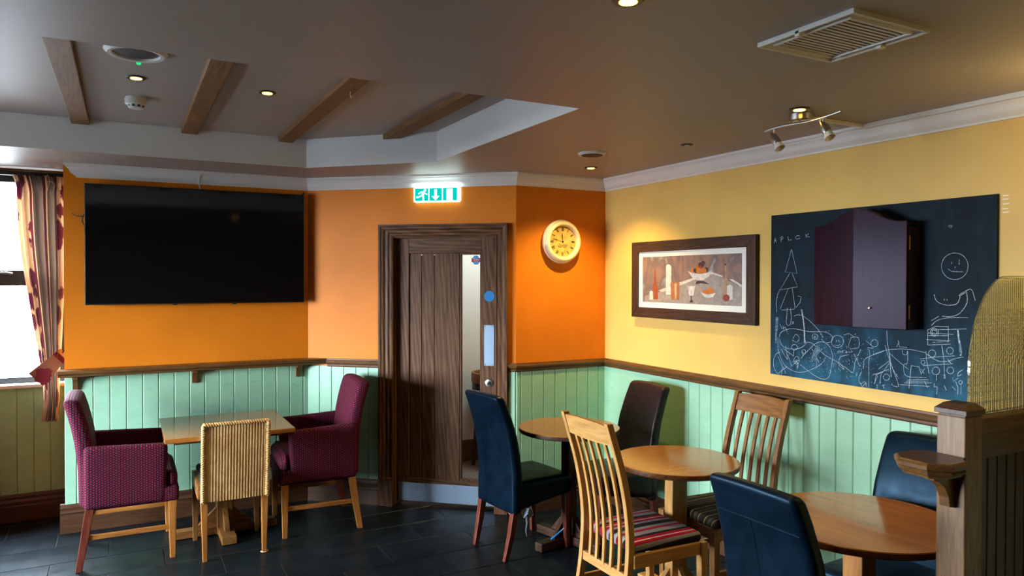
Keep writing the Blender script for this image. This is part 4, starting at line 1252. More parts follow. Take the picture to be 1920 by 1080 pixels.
ARM2 = dup(ARM1, 'burgundy armchair beside the door, facing the square table', (1.165, 5.115, 0), PI + math.radians(-3), 'burgundy upholstered armchairs')

# woven-fibre chair with its back to the room
t = thing('wicker_chair', 'pale woven wicker chair with its back to the room, at the square table', 'chair', (0.590, 4.915, 0), PI / 2)
def bx_(z):
    return -0.232 - 0.065 * ((z - 0.36) / 0.48)
bm = B()
nr, cols = 21, []
for j in range(13):
    z = 0.362 + 0.462 * j / 12
    rowv = []
    for i in range(nr * 6 + 1):
        y = -0.176 + 0.352 * i / (nr * 6)
        ph = (i % 6) / 6.0
        rowv.append(bm.verts.new((bx_(z) - 0.016 - 0.0042 * abs(math.sin(PI * ph)) - 0.006 * (1 - (y / 0.18) ** 2), y, z)))
    cols.append(rowv)
for a, b_ in zip(cols, cols[1:]):
    for i in range(len(a) - 1):
        bm.faces.new((a[i + 1], a[i], b_[i], b_[i + 1]))
link('woven_panel', bm, M['wicker'], t, 60)
bm = B()
rbox(bm, -0.018, 0.018, -0.192, 0.192, 0.358, 0.838, 0.014, 6, 2, lambda x, y, z: (x + bx_(z), y, z))
link('backrest', bm, M['wicker_white'], t, 50)
def braid(p0, p1, turns):
    bm = B()
    p0, p1 = Vector(p0), Vector(p1)
    d = (p1 - p0).normalized()
    e1 = Vector((1, 0, 0)) - d * d.x
    e1.normalize()
    e2 = d.cross(e1)
    n = turns * 8
    for ph in (0, PI):
        tube(bm, [p0 + (p1 - p0) * (i / n) + (e1 * math.cos(2 * PI * i / 8 + ph) + e2 * math.sin(2 * PI * i / 8 + ph)) * 0.007 for i in range(n + 1)], 0.0072, 6)
    return bm
for s in (-1, 1):
    link('braided_edge', braid((bx_(0.36) - 0.020, s * 0.184, 0.36), (bx_(0.83) - 0.020, s * 0.184, 0.83), 17), M['wicker'], t, 60)
link('braided_edge', braid((bx_(0.835) - 0.016, -0.186, 0.834), (bx_(0.835) - 0.016, 0.186, 0.834), 13), M['wicker'], t, 60)
for y in (-1, 1):
    bm = B()
    loft(bm, [(-0.226, y * 0.170, 0, 0.013, 0.013), (-0.226, y * 0.174, 0.37, 0.021, 0.020)], bev=0.003)
    link('leg', bm, M['oak_leg'][2], t)
    bm = B()
    loft(bm, [(0.192, y * 0.190, 0, 0.014, 0.014), (0.182, y * 0.188, 0.42, 0.021, 0.021)], bev=0.003)
    link('leg', bm, M['oak_mid'][2], t)
    bm = B()
    prism(bm, [(-0.215, 0.375), (0.203, 0.385), (0.203, 0.455), (0.08, 0.478), (-0.215, 0.44)], 1, y * 0.197 - 0.013, y * 0.197 + 0.013, bev=0.003)
    link('seat_rail', bm, M['oak_mid'][0], t)
bm = B(); box(bm, 0.180, 0.203, -0.184, 0.184, 0.39, 0.45, 0.003)
link('seat_rail', bm, M['oak_mid'][1], t)
bm = B()
rbox(bm, -0.208, 0.200, -0.186, 0.186, 0.44, 0.50, 0.022, 6, 3)
link('seat_cushion', bm, M['black_cloth'], t, 50)
bm = B()
tube(bm, [(-0.226 + 0.021 * math.cos(a * PI / 8), -0.172 + 0.021 * math.sin(a * PI / 8), 0.006) for a in range(16)], 0.0022, 6, 0, True)
link('loose_foot_ring', bm, M['wicker_white'], t, 60)

# ------------------------------------------------------------------ tables
def round_table(label, loc, rad, colx, coly, rot, top, edge, woodc, ztop=0.75, fw_=0.042):
    t = thing('round_table', label, 'table', loc, rot, 'round pedestal tables')
    bm = B()
    lathe(bm, [(rad - 0.012, ztop - 0.031), (rad - 0.002, ztop - 0.026), (rad, ztop - 0.014), (rad - 0.001, ztop - 0.004)], 72)
    link('table_edge', bm, edge, t, 40)
    bm = B()
    lathe(bm, [(rad - 0.004, ztop - 0.006), (rad - 0.001, ztop - 0.0035), (rad - 0.0035, ztop)], 72)
    link('tabletop', bm, top, t, 40)
    bm = B(); box(bm, -colx / 2, colx / 2, -coly / 2, coly / 2, 0.05, ztop - 0.05, 0.004)
    link('column', bm, woodc[2], t)
    bm = B()
    prism(bm, [(-0.17, ztop - 0.030), (0.17, ztop - 0.030), (0.165, ztop - 0.036), (colx / 2 + 0.02, ztop - 0.052), (-colx / 2 - 0.02, ztop - 0.052), (-0.165, ztop - 0.036)], 1, -0.035, 0.035)
    prism(bm, [(-0.17, ztop - 0.0305), (0.17, ztop - 0.0305), (0.165, ztop - 0.0365), (coly / 2 + 0.02, ztop - 0.0525), (-coly / 2 - 0.02, ztop - 0.0525), (-0.165, ztop - 0.0365)], 0, -0.035, 0.035)
    link('mounting_plate', bm, M['dark_metal'], t)
    for k in range(4):
        a = k * PI / 2
        half = (colx if k % 2 == 0 else coly) / 2
        bm = B()
        box(bm, half - (0.0 if k % 2 else 0.0), 0.27, -fw_, fw_, 0.004, 0.058, 0.005)
        f_ = link('foot', bm, woodc[0], t)
        f_.rotation_euler = (0, 0, a)
        bm = B()
        prism(bm, [(half - 0.001, 0.056), (half + 0.11, 0.056), (half + 0.10, 0.075), (half - 0.001, 0.19)], 1, -0.014, 0.014, bev=0.002)
        b2 = link('brace', bm, woodc[0], f_)
    bm = B(); box(bm, -colx / 2 - 0.001, colx / 2 + 0.001, -coly / 2 - 0.001, coly / 2 + 0.001, 0.004, 0.058)
    link('foot_block', bm, woodc[0], t)
    return t
TT, TE = M['table_top'], M['table_edge']
round_table('round table with a dark edge and dark column, farthest, by the clock wall', (2.525, 3.945, 0), 0.325, 0.072, 0.072, math.radians(13), TT[0], M['walnut'][0], M['walnut'], 0.75, 0.032)
round_table('round table on a pale square column, middle of the three by the yellow wall', (2.565, 2.962, 0), 0.325, 0.10, 0.064, 0, TT[0], TE[0], M['oak_light'])
round_table('largest round table, nearest, beside the partition post', (2.575, 1.885, 0), 0.370, 0.085, 0.088, 0, M['table_top'][1], TE[1], M['oak_leg'])

t = thing('square_table', 'square wooden pedestal table between the two burgundy armchairs', 'table', (0.585, 5.180, 0), 0.0)
bm = B(); box(bm, -0.380, 0.372, -0.470, 0.280, 0.722, 0.750, 0.004)
link('tabletop', bm, M['table_top'][0], t)
bm = B(); box(bm, -0.330, 0.322, -0.420, 0.230, 0.702, 0.7225, 0.003)
link('table_rim', bm, M['table_edge'][0], t)
bm = B(); box(bm, -0.05, 0.05, -0.05, 0.05, 0.004, 0.703, 0.004)
link('column', bm, M['oak_mid'][2], t)
for k in range(4):
    bm = B(); box(bm, 0.05, 0.335 if k % 2 == 0 else 0.275, -0.036 if k % 2 == 0 else -0.045, 0.036 if k % 2 == 0 else 0.045, 0.004, 0.055, 0.004)
    f_ = link('foot', bm, M['oak_mid'][0], t)
    f_.rotation_euler = (0, 0, k * PI / 2)
    bm = B(); prism(bm, [(0.049, 0.054), (0.175, 0.054), (0.165, 0.07), (0.049, 0.18)], 1, -0.016, 0.016, bev=0.002)
    link('brace', bm, M['oak_mid'][0], f_)

bm = B()
tube(bm, [(0, 0, 0), (0.0, 0.0, 0.085)], 0.0055, 10)
tube(bm, [(0, 0, 0.085), (0, 0, 0.088), (0, 0, 0.112)], [0.0055, 0.0045, 0.0035], 10, 1)
pen = link('blue_pen', bm, [M['blue'], M['torn']], None, 40, True, (2.362, 3.897, 0.0590))
pen.rotation_euler = Vector((0.095, -0.045, 0.09)).to_track_quat('Z', 'Y').to_euler()
tag(pen, 'blue pen leaning on the foot of the farthest round table', 'pen')

# tub chair in the passage, seen through the door glass
t = thing('tub_chair', 'curved wooden tub chair seen through the glass of the door', 'chair', (2.99, 5.86, 0), math.radians(-80))
bm = B()
pts = [(0.24 * math.cos(a), 0.25 * math.sin(a)) for a in [math.radians(60 + i * 15) for i in range(17)]]
pr_in = [(x * 0.90, y * 0.90) for x, y in pts]
prism(bm, pts + pr_in[::-1], 2, 0.77, 0.86, bev=0.006)
link('back_rim', bm, M['oak_mid'][0], t, 40)
bm = B()
prism(bm, [(x * 0.97, y * 0.97) for x, y in pts] + [(x * 0.93, y * 0.93) for x, y in pts[::-1]], 2, 0.46, 0.775)
link('back_panel', bm, M['leather_brown'], t, 40)
bm = B(); lathe(bm, [(0.22, 0.41), (0.235, 0.43), (0.235, 0.47), (0.21, 0.49)], 36)
link('seat', bm, M['leather_brown'], t, 40)
for a in (45, 135, 225, 315):
    x, y = math.cos(math.radians(a)), math.sin(math.radians(a))
    bm = B(); loft(bm, [(x * 0.23, y * 0.23, 0.002, 0.013, 0.013), (x * 0.19, y * 0.19, 0.42, 0.02, 0.02)], bev=0.003)
    link('leg', bm, M['walnut'][2], t)

# ------------------------------------------------------------------ partition with glass, post and small drinks shelf
t = thing('partition', 'oak partition with a post and a curved ribbed glass panel, nearest the camera', 'partition', (0, 0, 0))
PU0, PV0, PA = 2.347, 1.346, 0.093
bm = B(); box(bm, PU0, PU0 + PA, PV0, PV0 + PA, 0, 1.262, 0.004)
post = link('post', bm, M['post'][2], t)
bm = B()
loft(bm, [(PU0 + PA / 2, PV0 + PA / 2, 1.258, PA / 2 - 0.004, PA / 2 - 0.004), (PU0 + PA / 2, PV0 + PA / 2, 1.268, PA / 2 - 0.004, PA / 2 - 0.004)])
loft(bm, [(PU0 + PA / 2, PV0 + PA / 2, 1.268, PA / 2 + 0.006, PA / 2 + 0.006), (PU0 + PA / 2, PV0 + PA / 2, 1.283, PA / 2 + 0.006, PA / 2 + 0.006), (PU0 + PA / 2, PV0 + PA / 2, 1.288, PA / 2 + 0.001, PA / 2 + 0.001), (PU0 + PA / 2, PV0 + PA / 2, 1.302, PA / 2 - 0.014, PA / 2 - 0.014)], bev=0.0015)
link('post_cap', bm, M['oak_dark'][0], t)
PX0, PX1 = PU0 + PA, UY - 0.013
bm = B(); box(bm, PX0, PX1, PV0 + 0.006, PV0 + 0.086, 1.196, 1.250, 0.004)
link('top_rail', bm, M['oak_trim'][0], t)
bm = B(); box(bm, PX0, PX1, PV0 + 0.018, PV0 + 0.074, 1.112, 1.197, 0.003)
link('frieze_rail', bm, M['oak_trim'][0], t)
bm = B(); box(bm, PX0, PX0 + 0.036, PV0 + 0.018, PV0 + 0.074, 0.0, 1.113, 0.003)
link('stile', bm, M['oak_trim'][2], t)
bm = B(); box(bm, PX0 + 0.036, PX1, PV0 + 0.016, PV0 + 0.076, 0.0, 0.16, 0.003)
link('bottom_rail', bm, M['oak_trim'][0], t)
x = PX0 + 0.036
while x < PX1 - 0.02:
    wd = min(0.056, PX1 - x)
    c = place('board', board_mesh(wd - 0.001, 0.155, 1.115, M['oak_dark'][2], 0.028), t)
    c.location = (x + wd, PV0 + 0.062, 0)
    c.rotation_euler = (0, 0, PI)
    x += wd
# ribbed glass with a rounded free corner
bm = B()
GX0, GX1, GZ0, GZ1 = PX0 + 0.006, PX1, 1.244, 1.714
RXg, RZg = 0.225, 0.335
def left_edge(z):
    if z < GZ1 - RZg:
        return GX0
    k = (z - (GZ1 - RZg)) / RZg
    return GX0 + RXg * (1 - math.sqrt(max(0.0, 1 - k * k)))
pitch = 0.0125
nz = 152
nx = 300
yf, yb = PV0 + 0.046, PV0 + 0.053
front, back = [], []
for j in range(nz + 1):
    kz = j / nz
    z = GZ0 + (GZ1 - GZ0) * (1 - (1 - kz) ** 1.25)
    xl = left_edge(z)
    fr, bk = [], []
    for i in range(nx + 1):
        x = xl + (GX1 - xl) * i / nx
        h = 0.0011 * math.sin(2 * PI * x / pitch) + 0.0007 * math.sin(2 * PI * z / 0.0085)
        fr.append(bm.verts.new((x, yf + h, z)))
        bk.append(bm.verts.new((x, yb, z)) if i in (0, nx) or j in (0, nz) else None)
    front.append(fr)
    back.append(bk)
for a, b_ in zip(front, front[1:]):
    for i in range(nx):
        bm.faces.new((a[i], a[i + 1], b_[i + 1], b_[i]))
ring_f = [front[0][i] for i in range(nx + 1)] + [front[j][nx] for j in range(1, nz + 1)] + [front[nz][i] for i in range(nx - 1, -1, -1)] + [front[j][0] for j in range(nz - 1, 0, -1)]
ring_b = [back[0][i] for i in range(nx + 1)] + [back[j][nx] for j in range(1, nz + 1)] + [back[nz][i] for i in range(nx - 1, -1, -1)] + [back[j][0] for j in range(nz - 1, 0, -1)]
for i in range(len(ring_f)):
    k = (i + 1) % len(ring_f)
    bm.faces.new((ring_f[k], ring_f[i], ring_b[i], ring_b[k]))
bm.faces.new(ring_b[::-1])
bmesh.ops.triangulate(bm, faces=[bm.faces[len(bm.faces) - 1]] if False else [f for f in bm.faces if len(f.verts) > 4])
bmesh.ops.recalc_face_normals(bm, faces=bm.faces[:])
link('glass_panel', bm, M['reeded'], t, 30)
# the shelf on the post
bm = B()
def octo(g, z):
    return [(x_, y_, z) for x_, y_ in ((PU0, 1.345 - g + 0.012), (2.300, 1.318 - g), (2.225, 1.318 - g), (2.178 - g, 1.362 - g * 0.4), (2.178 - g, 1.450 + g * 0.4), (2.225, 1.494 + g), (2.300, 1.494 + g), (PU0, 1.468 + g))]
lev = [(-0.012, 1.085), (-0.010, 1.092), (0.0, 1.096), (0.004, 1.104), (-0.001, 1.109), (0.010, 1.114), (0.012, 1.126), (0.006, 1.132), (0.0, 1.135)]
rings = [[bm.verts.new(p) for p in octo(g, z)] for g, z in lev]
bm.faces.new(rings[0]); bm.faces.new(rings[-1])
for a, b_ in zip(rings, rings[1:]):
    for i in range(8):
        bm.faces.new((a[i], a[(i + 1) % 8], b_[(i + 1) % 8], b_[i]))
bmesh.ops.recalc_face_normals(bm, faces=bm.faces[:])
ds = link('drinks_shelf', bm, M['oak_trim'][0], t)
bm = B()
prism(bm, [(PU0, 1.086), (PU0 - 0.115, 1.086), (PU0 - 0.112, 1.070), (PU0 - 0.085, 1.062), (PU0 - 0.055, 1.040), (PU0 - 0.035, 1.005), (PU0 - 0.030, 0.975), (PU0, 0.968)], 1, PV0 + PA / 2 - 0.017, PV0 + PA / 2 + 0.017, bev=0.002)
link('bracket', bm, M['oak_trim'][2], ds)

# ------------------------------------------------------------------ television
t = thing('television', 'large black wall-mounted television above the wall shelf', 'television', (0.484, VT, 1.925))
TVY = -0.082
bm = B()
box(bm, -0.716, 0.716, TVY, TVY + 0.030, -0.405, 0.405, 0.004)
link('casing', bm, M['black'], t)
bm = B()
quad(bm, [(-0.709, TVY - 0.0006, -0.397), (0.709, TVY - 0.0006, -0.397), (0.709, TVY - 0.0006, 0.398), (-0.709, TVY - 0.0006, 0.398)])
link('screen', bm, M['screen'], t)
bm = B(); box(bm, -0.45, 0.45, TVY + 0.029, -0.030, -0.26, 0.22, 0.01)
link('rear_housing', bm, M['black'], t)
bm = B(); box(bm, -0.20, 0.20, -0.032, 0.0, -0.12, 0.12, 0.002)
link('wall_bracket', bm, M['dark_metal'], t)
for fx in (-0.17, 0.22):
    bm = B(); box(bm, fx - 0.014, fx + 0.014, TVY + 0.004, TVY + 0.024, -0.412, -0.404, 0.002)
    link('foot_mount', bm, M['black'], t)
bm = B()
tube(bm, [(0.700, TVY + 0.018, 0.40), (0.712, TVY + 0.022, 0.412), (0.722, TVY + 0.03, 0.424)], 0.006, 6)
link('corner_clip', bm, M['black'], t)
bm = B()
tube(bm, [(-0.70, TVY + 0.05, 0.205), (-0.735, TVY + 0.055, 0.185), (-0.765, TVY + 0.06, 0.19), (-0.79, TVY + 0.07, 0.205)], 0.0035, 6)
tube(bm, [(-0.70, TVY + 0.05, 0.225), (-0.724, TVY + 0.052, 0.19), (-0.73, TVY + 0.05, 0.155), (-0.72, TVY + 0.05, 0.13), (-0.70, TVY + 0.05, 0.11)], 0.0035, 6)
link('cable', bm, M['black'], t, 50)
bm = B()
tube(bm, [(0.482, VT - 0.068, 2.436), (0.474, VT - 0.060, 2.425), (0.470, VT - 0.045, 2.400), (0.474, VT - 0.024, 2.370), (0.480, VT - 0.020, 2.345), (0.484, VT - 0.020, 2.325)], 0.004, 6)
tag(link('wire', bm, M['white_plastic'], None, 50), 'thin white wire hanging over the cornice above the television', 'cable')

# ------------------------------------------------------------------ exit sign over the door
t = thing('exit_sign', 'lit green emergency exit sign with running figure, arrow and door, above the door frame', 'sign', (UA + TDX * 1.045, VT + TDY * 1.045, 2.316), ADOOR)
bm = B(); box(bm, -0.178, 0.178, -0.046, 0.0, -0.054, 0.054, 0.012, seg=3)
bm.normal_update()
for f in bm.faces:
    if f.normal.z > 0.9:
        f.material_index = 1
link('housing', bm, [M['sign_white'], M['sign_tube']], t, 40)
for a, b_ in ((-0.162, -0.060), (-0.052, 0.044), (0.052, 0.158)):
    bm = B(); box(bm, a, b_, -0.0478, -0.0455, -0.046, 0.046, 0.001)
    link('green_panel', bm, M['sign_green'], t)
def flat(name, polys, y0, y1, mat, parent):
    bm = B()
    for p in polys:
        prism(bm, p, 1, y0, y1)
    return link(name, bm, mat, parent)
def disc(x, z, r, n=14):
    return [(x + r * math.cos(2 * PI * i / n), z + r * math.sin(2 * PI * i / n)) for i in range(n)]
flat('running_figure', [disc(-0.084, 0.032, 0.009), [(-0.094, 0.026), (-0.086, 0.020), (-0.094, -0.006), (-0.112, 0.0), (-0.112, 0.022)],
     [(-0.112, 0.026), (-0.112, 0.018), (-0.134, 0.002), (-0.138, 0.010)], [(-0.094, 0.016), (-0.090, 0.010), (-0.070, -0.004), (-0.066, 0.004)],
     [(-0.112, 0.0), (-0.098, -0.006), (-0.138, -0.024), (-0.152, -0.022), (-0.150, -0.012), (-0.128, -0.010)], [(-0.106, -0.004), (-0.094, -0.004), (-0.090, -0.042), (-0.102, -0.042)]], -0.0492, -0.0476, M['sign_white'], t)
flat('arrow', [[(-0.014, 0.036), (0.006, 0.036), (0.006, -0.012), (-0.014, -0.012)], [(-0.034, -0.012), (0.026, -0.012), (-0.004, -0.042)]], -0.0492, -0.0476, M['sign_white'], t)
flat('door_pictogram', [[(0.080, 0.038), (0.126, 0.038), (0.126, -0.042), (0.080, -0.042)]], -0.0492, -0.0476, M['sign_white'], t)

# ------------------------------------------------------------------ wall clock
t = thing('wall_clock', 'round cream wall clock with an aged dial and Roman numerals', 'clock', (2.862, VB, 1.976))
def ring_y(bm, prof, n=64, mat=0):
    """profile (radius, distance from the wall)"""
    rings = [[bm.verts.new((r * math.cos(2 * PI * i / n), -d, r * math.sin(2 * PI * i / n))) for i in range(n)] for r, d in prof]
    for a, b_ in zip(rings, rings[1:]):
        for i in range(n):
            bm.faces.new((a[i], a[(i + 1) % n], b_[(i + 1) % n], b_[i]))
    return rings
bm = B()
rg = ring_y(bm, [(0.150, 0.0), (0.158, 0.012), (0.163, 0.024), (0.160, 0.036), (0.150, 0.041), (0.147, 0.046), (0.150, 0.052), (0.146, 0.060), (0.136, 0.066), (0.126, 0.066), (0.121, 0.060), (0.116, 0.050), (0.114, 0.034)])
bm.faces.new(rg[0])
bmesh.ops.recalc_face_normals(bm, faces=bm.faces[:])
link('case', bm, M['cream'], t, 30)
bm = B()
prism(bm, disc(0, 0, 0.1155, 48), 1, -0.037, -0.032)
dial = link('dial', bm, M['dial'], t)
NUM = ['XII', 'I', 'II', 'III', 'IV', 'V', 'VI', 'VII', 'VIII', 'IX', 'X', 'XI']
strokes = {'I': [((0, -1), (0, 1))], 'V': [((-0.55, 1), (0, -1)), ((0.55, 1), (0, -1))], 'X': [((-0.6, 1), (0.6, -1)), ((0.6, 1), (-0.6, -1))]}
widths = {'I': 0.6, 'V': 1.25, 'X': 1.35}
for h, s_ in enumerate(NUM):
    ang = PI / 2 - h * PI / 6
    bm = B()
    tot = sum(widths[c] for c in s_)
    x = -tot / 2
    for c in s_:
        cx_ = x + widths[c] / 2
        x += widths[c]
        for k, ((ax_, az), (bx2, bz)) in enumerate(strokes[c]):
            p = Vector(((cx_ + ax_) * 0.0085, az * 0.0135))
            q_ = Vector(((cx_ + bx2) * 0.0085, bz * 0.0135))
            d = (q_ - p).normalized()
            wv = Vector((-d.y, d.x)) * (0.0019 if k == 0 else 0.0010)
            quad_ = [p + wv, p - wv, q_ - wv, q_ + wv]
            out = []
            for v_ in quad_:
                r_ = 0.0915 + v_.y
                out.append((r_ * math.cos(ang) + v_.x * math.sin(ang), r_ * math.sin(ang) - v_.x * math.cos(ang)))
            prism(bm, out, 1, -0.0376, -0.0368)
    link('numeral', bm, M['ink'], dial)
for s_, z_, sz, shr in (('Quality', -0.026, 0.030, 0.35), ('PARIS  1863', -0.042, 0.012, 0.0)):
    o = place('dial_lettering', text_mesh(s_, sz, shr), dial)
    o.data.materials.append(M['ink'])
    o.rotation_euler = (PI / 2, 0, 0)
    o.location = (-0.004, -0.0374, z_)
bm = B()
for z_ in (0.032, 0.026):
    prism(bm, [(-0.036, z_), (0.036, z_), (0.036, z_ - 0.0006), (-0.036, z_ - 0.0006)], 1, -0.0373, -0.0368)
link('dial_line', bm, M['ink'], dial)
def hand(name, ang, ln, wd):
    bm = B()
    d = Vector((math.cos(ang), math.sin(ang)))
    n_ = Vector((-d.y, d.x))
    pts = [(-0.012, 0.5), (ln * 0.55, 0.5), (ln * 0.62, 1.6), (ln * 0.75, 1.0), (ln, 0.15)]
    out = [d * a + n_ * wd * b_ for a, b_ in pts] + [d * a - n_ * wd * b_ for a, b_ in reversed(pts)]
    prism(bm, [(p.x, p.y) for p in out], 1, -0.042, -0.041)
    prism(bm, disc(0, 0, 0.006, 12), 1, -0.0428, -0.040)
    link(name, bm, M['ink'], t)
hand('hour_hand', PI / 2 + math.radians(7), 0.066, 0.0024)
hand('minute_hand', PI - math.radians(14), 0.090, 0.0020)

# ------------------------------------------------------------------ framed print on the yellow wall
WIN = UY
t = thing('framed_picture', 'dark-framed still-life print of bottles, bowls and fruit on the yellow wall', 'picture', (WIN, 3.6475, 1.696))
def to_local(v_, z_, t_=None):
    return (v_ - 3.6475, z_ - 1.696)
HW, HH, FR = 0.584, 0.267, 0.072
for nm, poly in (('frame_side', [(-HW, -HH), (HW, -HH), (HW - FR, -HH + FR), (-HW + FR, -HH + FR)]), ('frame_side', [(-HW, HH), (HW, HH), (HW - FR, HH - FR), (-HW + FR, HH - FR)]),
                 ('frame_side', [(-HW, -HH), (-HW, HH), (-HW + FR, HH - FR), (-HW + FR, -HH + FR)]), ('frame_side', [(HW, -HH), (HW, HH), (HW - FR, HH - FR), (HW - FR, -HH + FR)])):
    bm = B()
    prism(bm, poly, 0, -0.034, -0.001, bev=0.004)
    link(nm, bm, M['walnut'][1 if abs(poly[0][1] - poly[1][1]) < 0.01 else 2], t)
bm = B(); box(bm, -0.022, -0.004, -HW + FR - 0.004, HW - FR + 0.004, -HH + FR - 0.004, HH - FR + 0.004)
link('mount', bm, M['mat_board'], t)
bm = B(); box(bm, -0.0226, -0.0215, -0.470, 0.470, -0.157, 0.160)
pr_ = link('print', bm, M['print'], t)
bm = B()
keys = []
lay = 0.0
for col, pts in PAINT_LINES:
    k = 'print_' + col
    if k not in keys:
        keys.append(k)
    lay += 0.00004
    loc = [to_local(v_, z_) for v_, z_ in pts]
    loc = [(max(-0.469, min(0.469, a)), max(-0.156, min(0.159, b_))) for a, b_ in loc]
    f = bm.faces.new([bm.verts.new((-0.0227 - lay, a, b_)) for a, b_ in loc])
    f.material_index = keys.index(k)
bm.normal_update()
for f in bm.faces:
    if f.normal.x > 0:
        f.normal_flip()
link('printed_still_life', bm, [M[k] for k in keys], pr_)

# ------------------------------------------------------------------ chalkboard with chalk drawings
BC_V, BC_Z = 2.357, 1.612
t = thing('chalkboard', 'large dark chalkboard covered in chalk scribbles on the yellow wall', 'chalkboard', (WIN, BC_V, BC_Z))
bm = B(); box(bm, -0.012, 0.0, -0.6095, 0.6095, -0.452, 0.452, 0.001)
link('slate', bm, M['chalkboard'], t)
def smooth_line(pts):
    if len(pts) < 4:
        return pts
    out = []
    n = len(pts)
    for i in range(n - 1):
        p0, p1, p2, p3 = pts[max(i - 1, 0)], pts[i], pts[i + 1], pts[min(i + 2, n - 1)]
        for k in range(3):
            s_ = k / 3
            out.append(tuple(0.5 * (2 * p1[a] + (p2[a] - p0[a]) * s_ + (2 * p0[a] - 5 * p1[a] + 4 * p2[a] - p3[a]) * s_ * s_ + (3 * p1[a] - p0[a] - 3 * p2[a] + p3[a]) * s_ ** 3) for a in (0, 1)))
    out.append(pts[-1])
    return out
rc = random.Random(11)
def chalk(name, lines, width, smooth=True, mat='chalk'):
    bm = B()
    for ln in lines:
        pts = [Vector((a - BC_V, b_ - BC_Z)) for a, b_ in (smooth_line(ln) if smooth else ln)]
        lim = lambda p: Vector((max(-0.607, min(0.607, p.x)), max(-0.449, min(0.449, p.y))))
        pts = [lim(p) for p in pts]
        x_ = -0.0124 - rc.random() * 0.0002
        prev = None
        for i, p in enumerate(pts):
            d = pts[min(i + 1, len(pts) - 1)] - pts[max(i - 1, 0)]
            if d.length < 1e-6:
                continue
            d.normalize()
            n_ = Vector((-d.y, d.x)) * width * 0.5 * rc.uniform(0.7, 1.2)
            a, b_ = bm.verts.new((x_, p.x + n_.x, p.y + n_.y)), bm.verts.new((x_, p.x - n_.x, p.y - n_.y))
            if prev:
                bm.faces.new((prev[0], a, b_, prev[1]))
            prev = (a, b_)
    bm.normal_update()
    for f in bm.faces:
        if f.normal.x > 0:
            f.normal_flip()
    return link(name, bm, M[mat], t)
for k0, k1 in ((0, 2), (2, 3), (3, 4), (4, 5), (5, 7)):
    chalk('chalk_letter', LETTER_LINES[k0:k1], 0.0032, False)
chalk('chalk_tree', TREE_LINES, 0.0024, False)
chalk('chalk_face', FACE_LINES, 0.0024)
chalk('chalk_smile', SMILE_LINES, 0.0024)
sc_ = chalk('chalk_scribble', SCRIBBLE_LINES, 0.0021)
for ln, wd in THICK_LINES:
    chalk('chalk_smear', [ln], wd, True, 'chalk_soft' if wd > 0.008 else 'chalk')
bm = B()
for i in range(330):
    v_ = rc.gauss(2.52, 0.13)
    z_ = rc.gauss(1.305, 0.062)
    if not (2.0 < v_ < 2.95 and 1.18 < z_ < 1.44):
        continue
    r_ = rc.uniform(0.0008, 0.0022)
    f = bm.faces.new([bm.verts.new((-0.0125, v_ - BC_V + r_ * math.cos(a), z_ - BC_Z + r_ * math.sin(a))) for a in (0, PI / 2, PI, 3 * PI / 2)])
bm.normal_update()
for f in bm.faces:
    if f.normal.x > 0:
        f.normal_flip()
o = link('chalk_specks', bm, M['chalk'], t)
o['kind'] = 'stuff'

# ------------------------------------------------------------------ dartboard cabinet hung on the chalkboard
t = thing('dartboard_cabinet', 'closed mahogany dartboard cabinet with an arched top on the chalkboard', 'cabinet', (WIN - 0.0128, 2.337, 1.70))
CW = 0.252
def arch_z(y):
    k = min(1.0, abs(y) / CW)
    return 0.272 + 0.076 * (0.5 + 0.5 * math.cos(PI * min(1.0, k * 1.12))) if k < 0.89 else 0.272
def outline(y0, y1, zb, off=0.0, n=14):
    top = [(y0 + (y1 - y0) * i / n, arch_z(y0 + (y1 - y0) * i / n) - off) for i in range(n + 1)]
    return [(y0, zb)] + top + [(y1, zb)]
DEP = 0.082
bm = B(); prism(bm, outline(-CW, CW, -0.232, 0.012, 24), 0, -0.012, 0.0)
link('back_board', bm, M['cab_body'], t)
bm = B()
box(bm, -DEP, -0.012, -CW, -CW + 0.018, -0.232, 0.258, 0.002)
link('side_panel', bm, M['cab_body'], t)
bm = B(); box(bm, -DEP, -0.012, CW - 0.018, CW, -0.232, 0.258, 0.002)
link('side_panel', bm, M['cab_body'], t)
bm = B(); box(bm, -DEP, -0.012, -CW + 0.018, CW - 0.018, -0.232, -0.214, 0.002)
link('base_panel', bm, M['cab_body'], t)
bm = B()
tp = [(-CW + 0.0 + 2 * CW * i / 24) for i in range(25)]
prism(bm, [(y, arch_z(y) - 0.012) for y in tp] + [(y, arch_z(y) - 0.028) for y in reversed(tp)], 0, -DEP, -0.012)
link('arched_top', bm, M['cab_body'], t)
bm = B(); prism(bm, outline(0.001, CW, -0.232), 0, -DEP - 0.019, -DEP - 0.001, bev=0.003)
link('door', bm, M['cab_door'][2], t)
bm = B()
prism(bm, [(y + CW, z) for y, z in outline(-CW, -0.001, -0.232)], 0, -0.018, 0.0, bev=0.003)
dr = link('door', bm, M['cab_door'][2], t, None, True, (-DEP - 0.001, -CW, 0), math.radians(11))
bm = B(); lathe(bm, [(0.004, 0.0), (0.003, -0.008), (0.006, -0.014), (0.004, -0.018)], 12, (0.218, 0), axis=0)
for v_ in bm.verts:
    v_.co = Vector((v_.co.x - 0.017, 0.17 + v_.co.z * 0 + (v_.co.y - 0.218) * 0 + v_.co.y * 0, v_.co.z))
bm.free()
bm = B()
for k in range(8):
    pass
lathe(bm, [(0.004, -0.017), (0.003, -0.024), (0.0055, -0.029), (0.003, -0.032)], 12, (0, 0), axis=0)
for v_ in bm.verts:
    v_.co.y += 0.165
    v_.co.z += -0.135
link('knob', bm, M['brass'], dr)
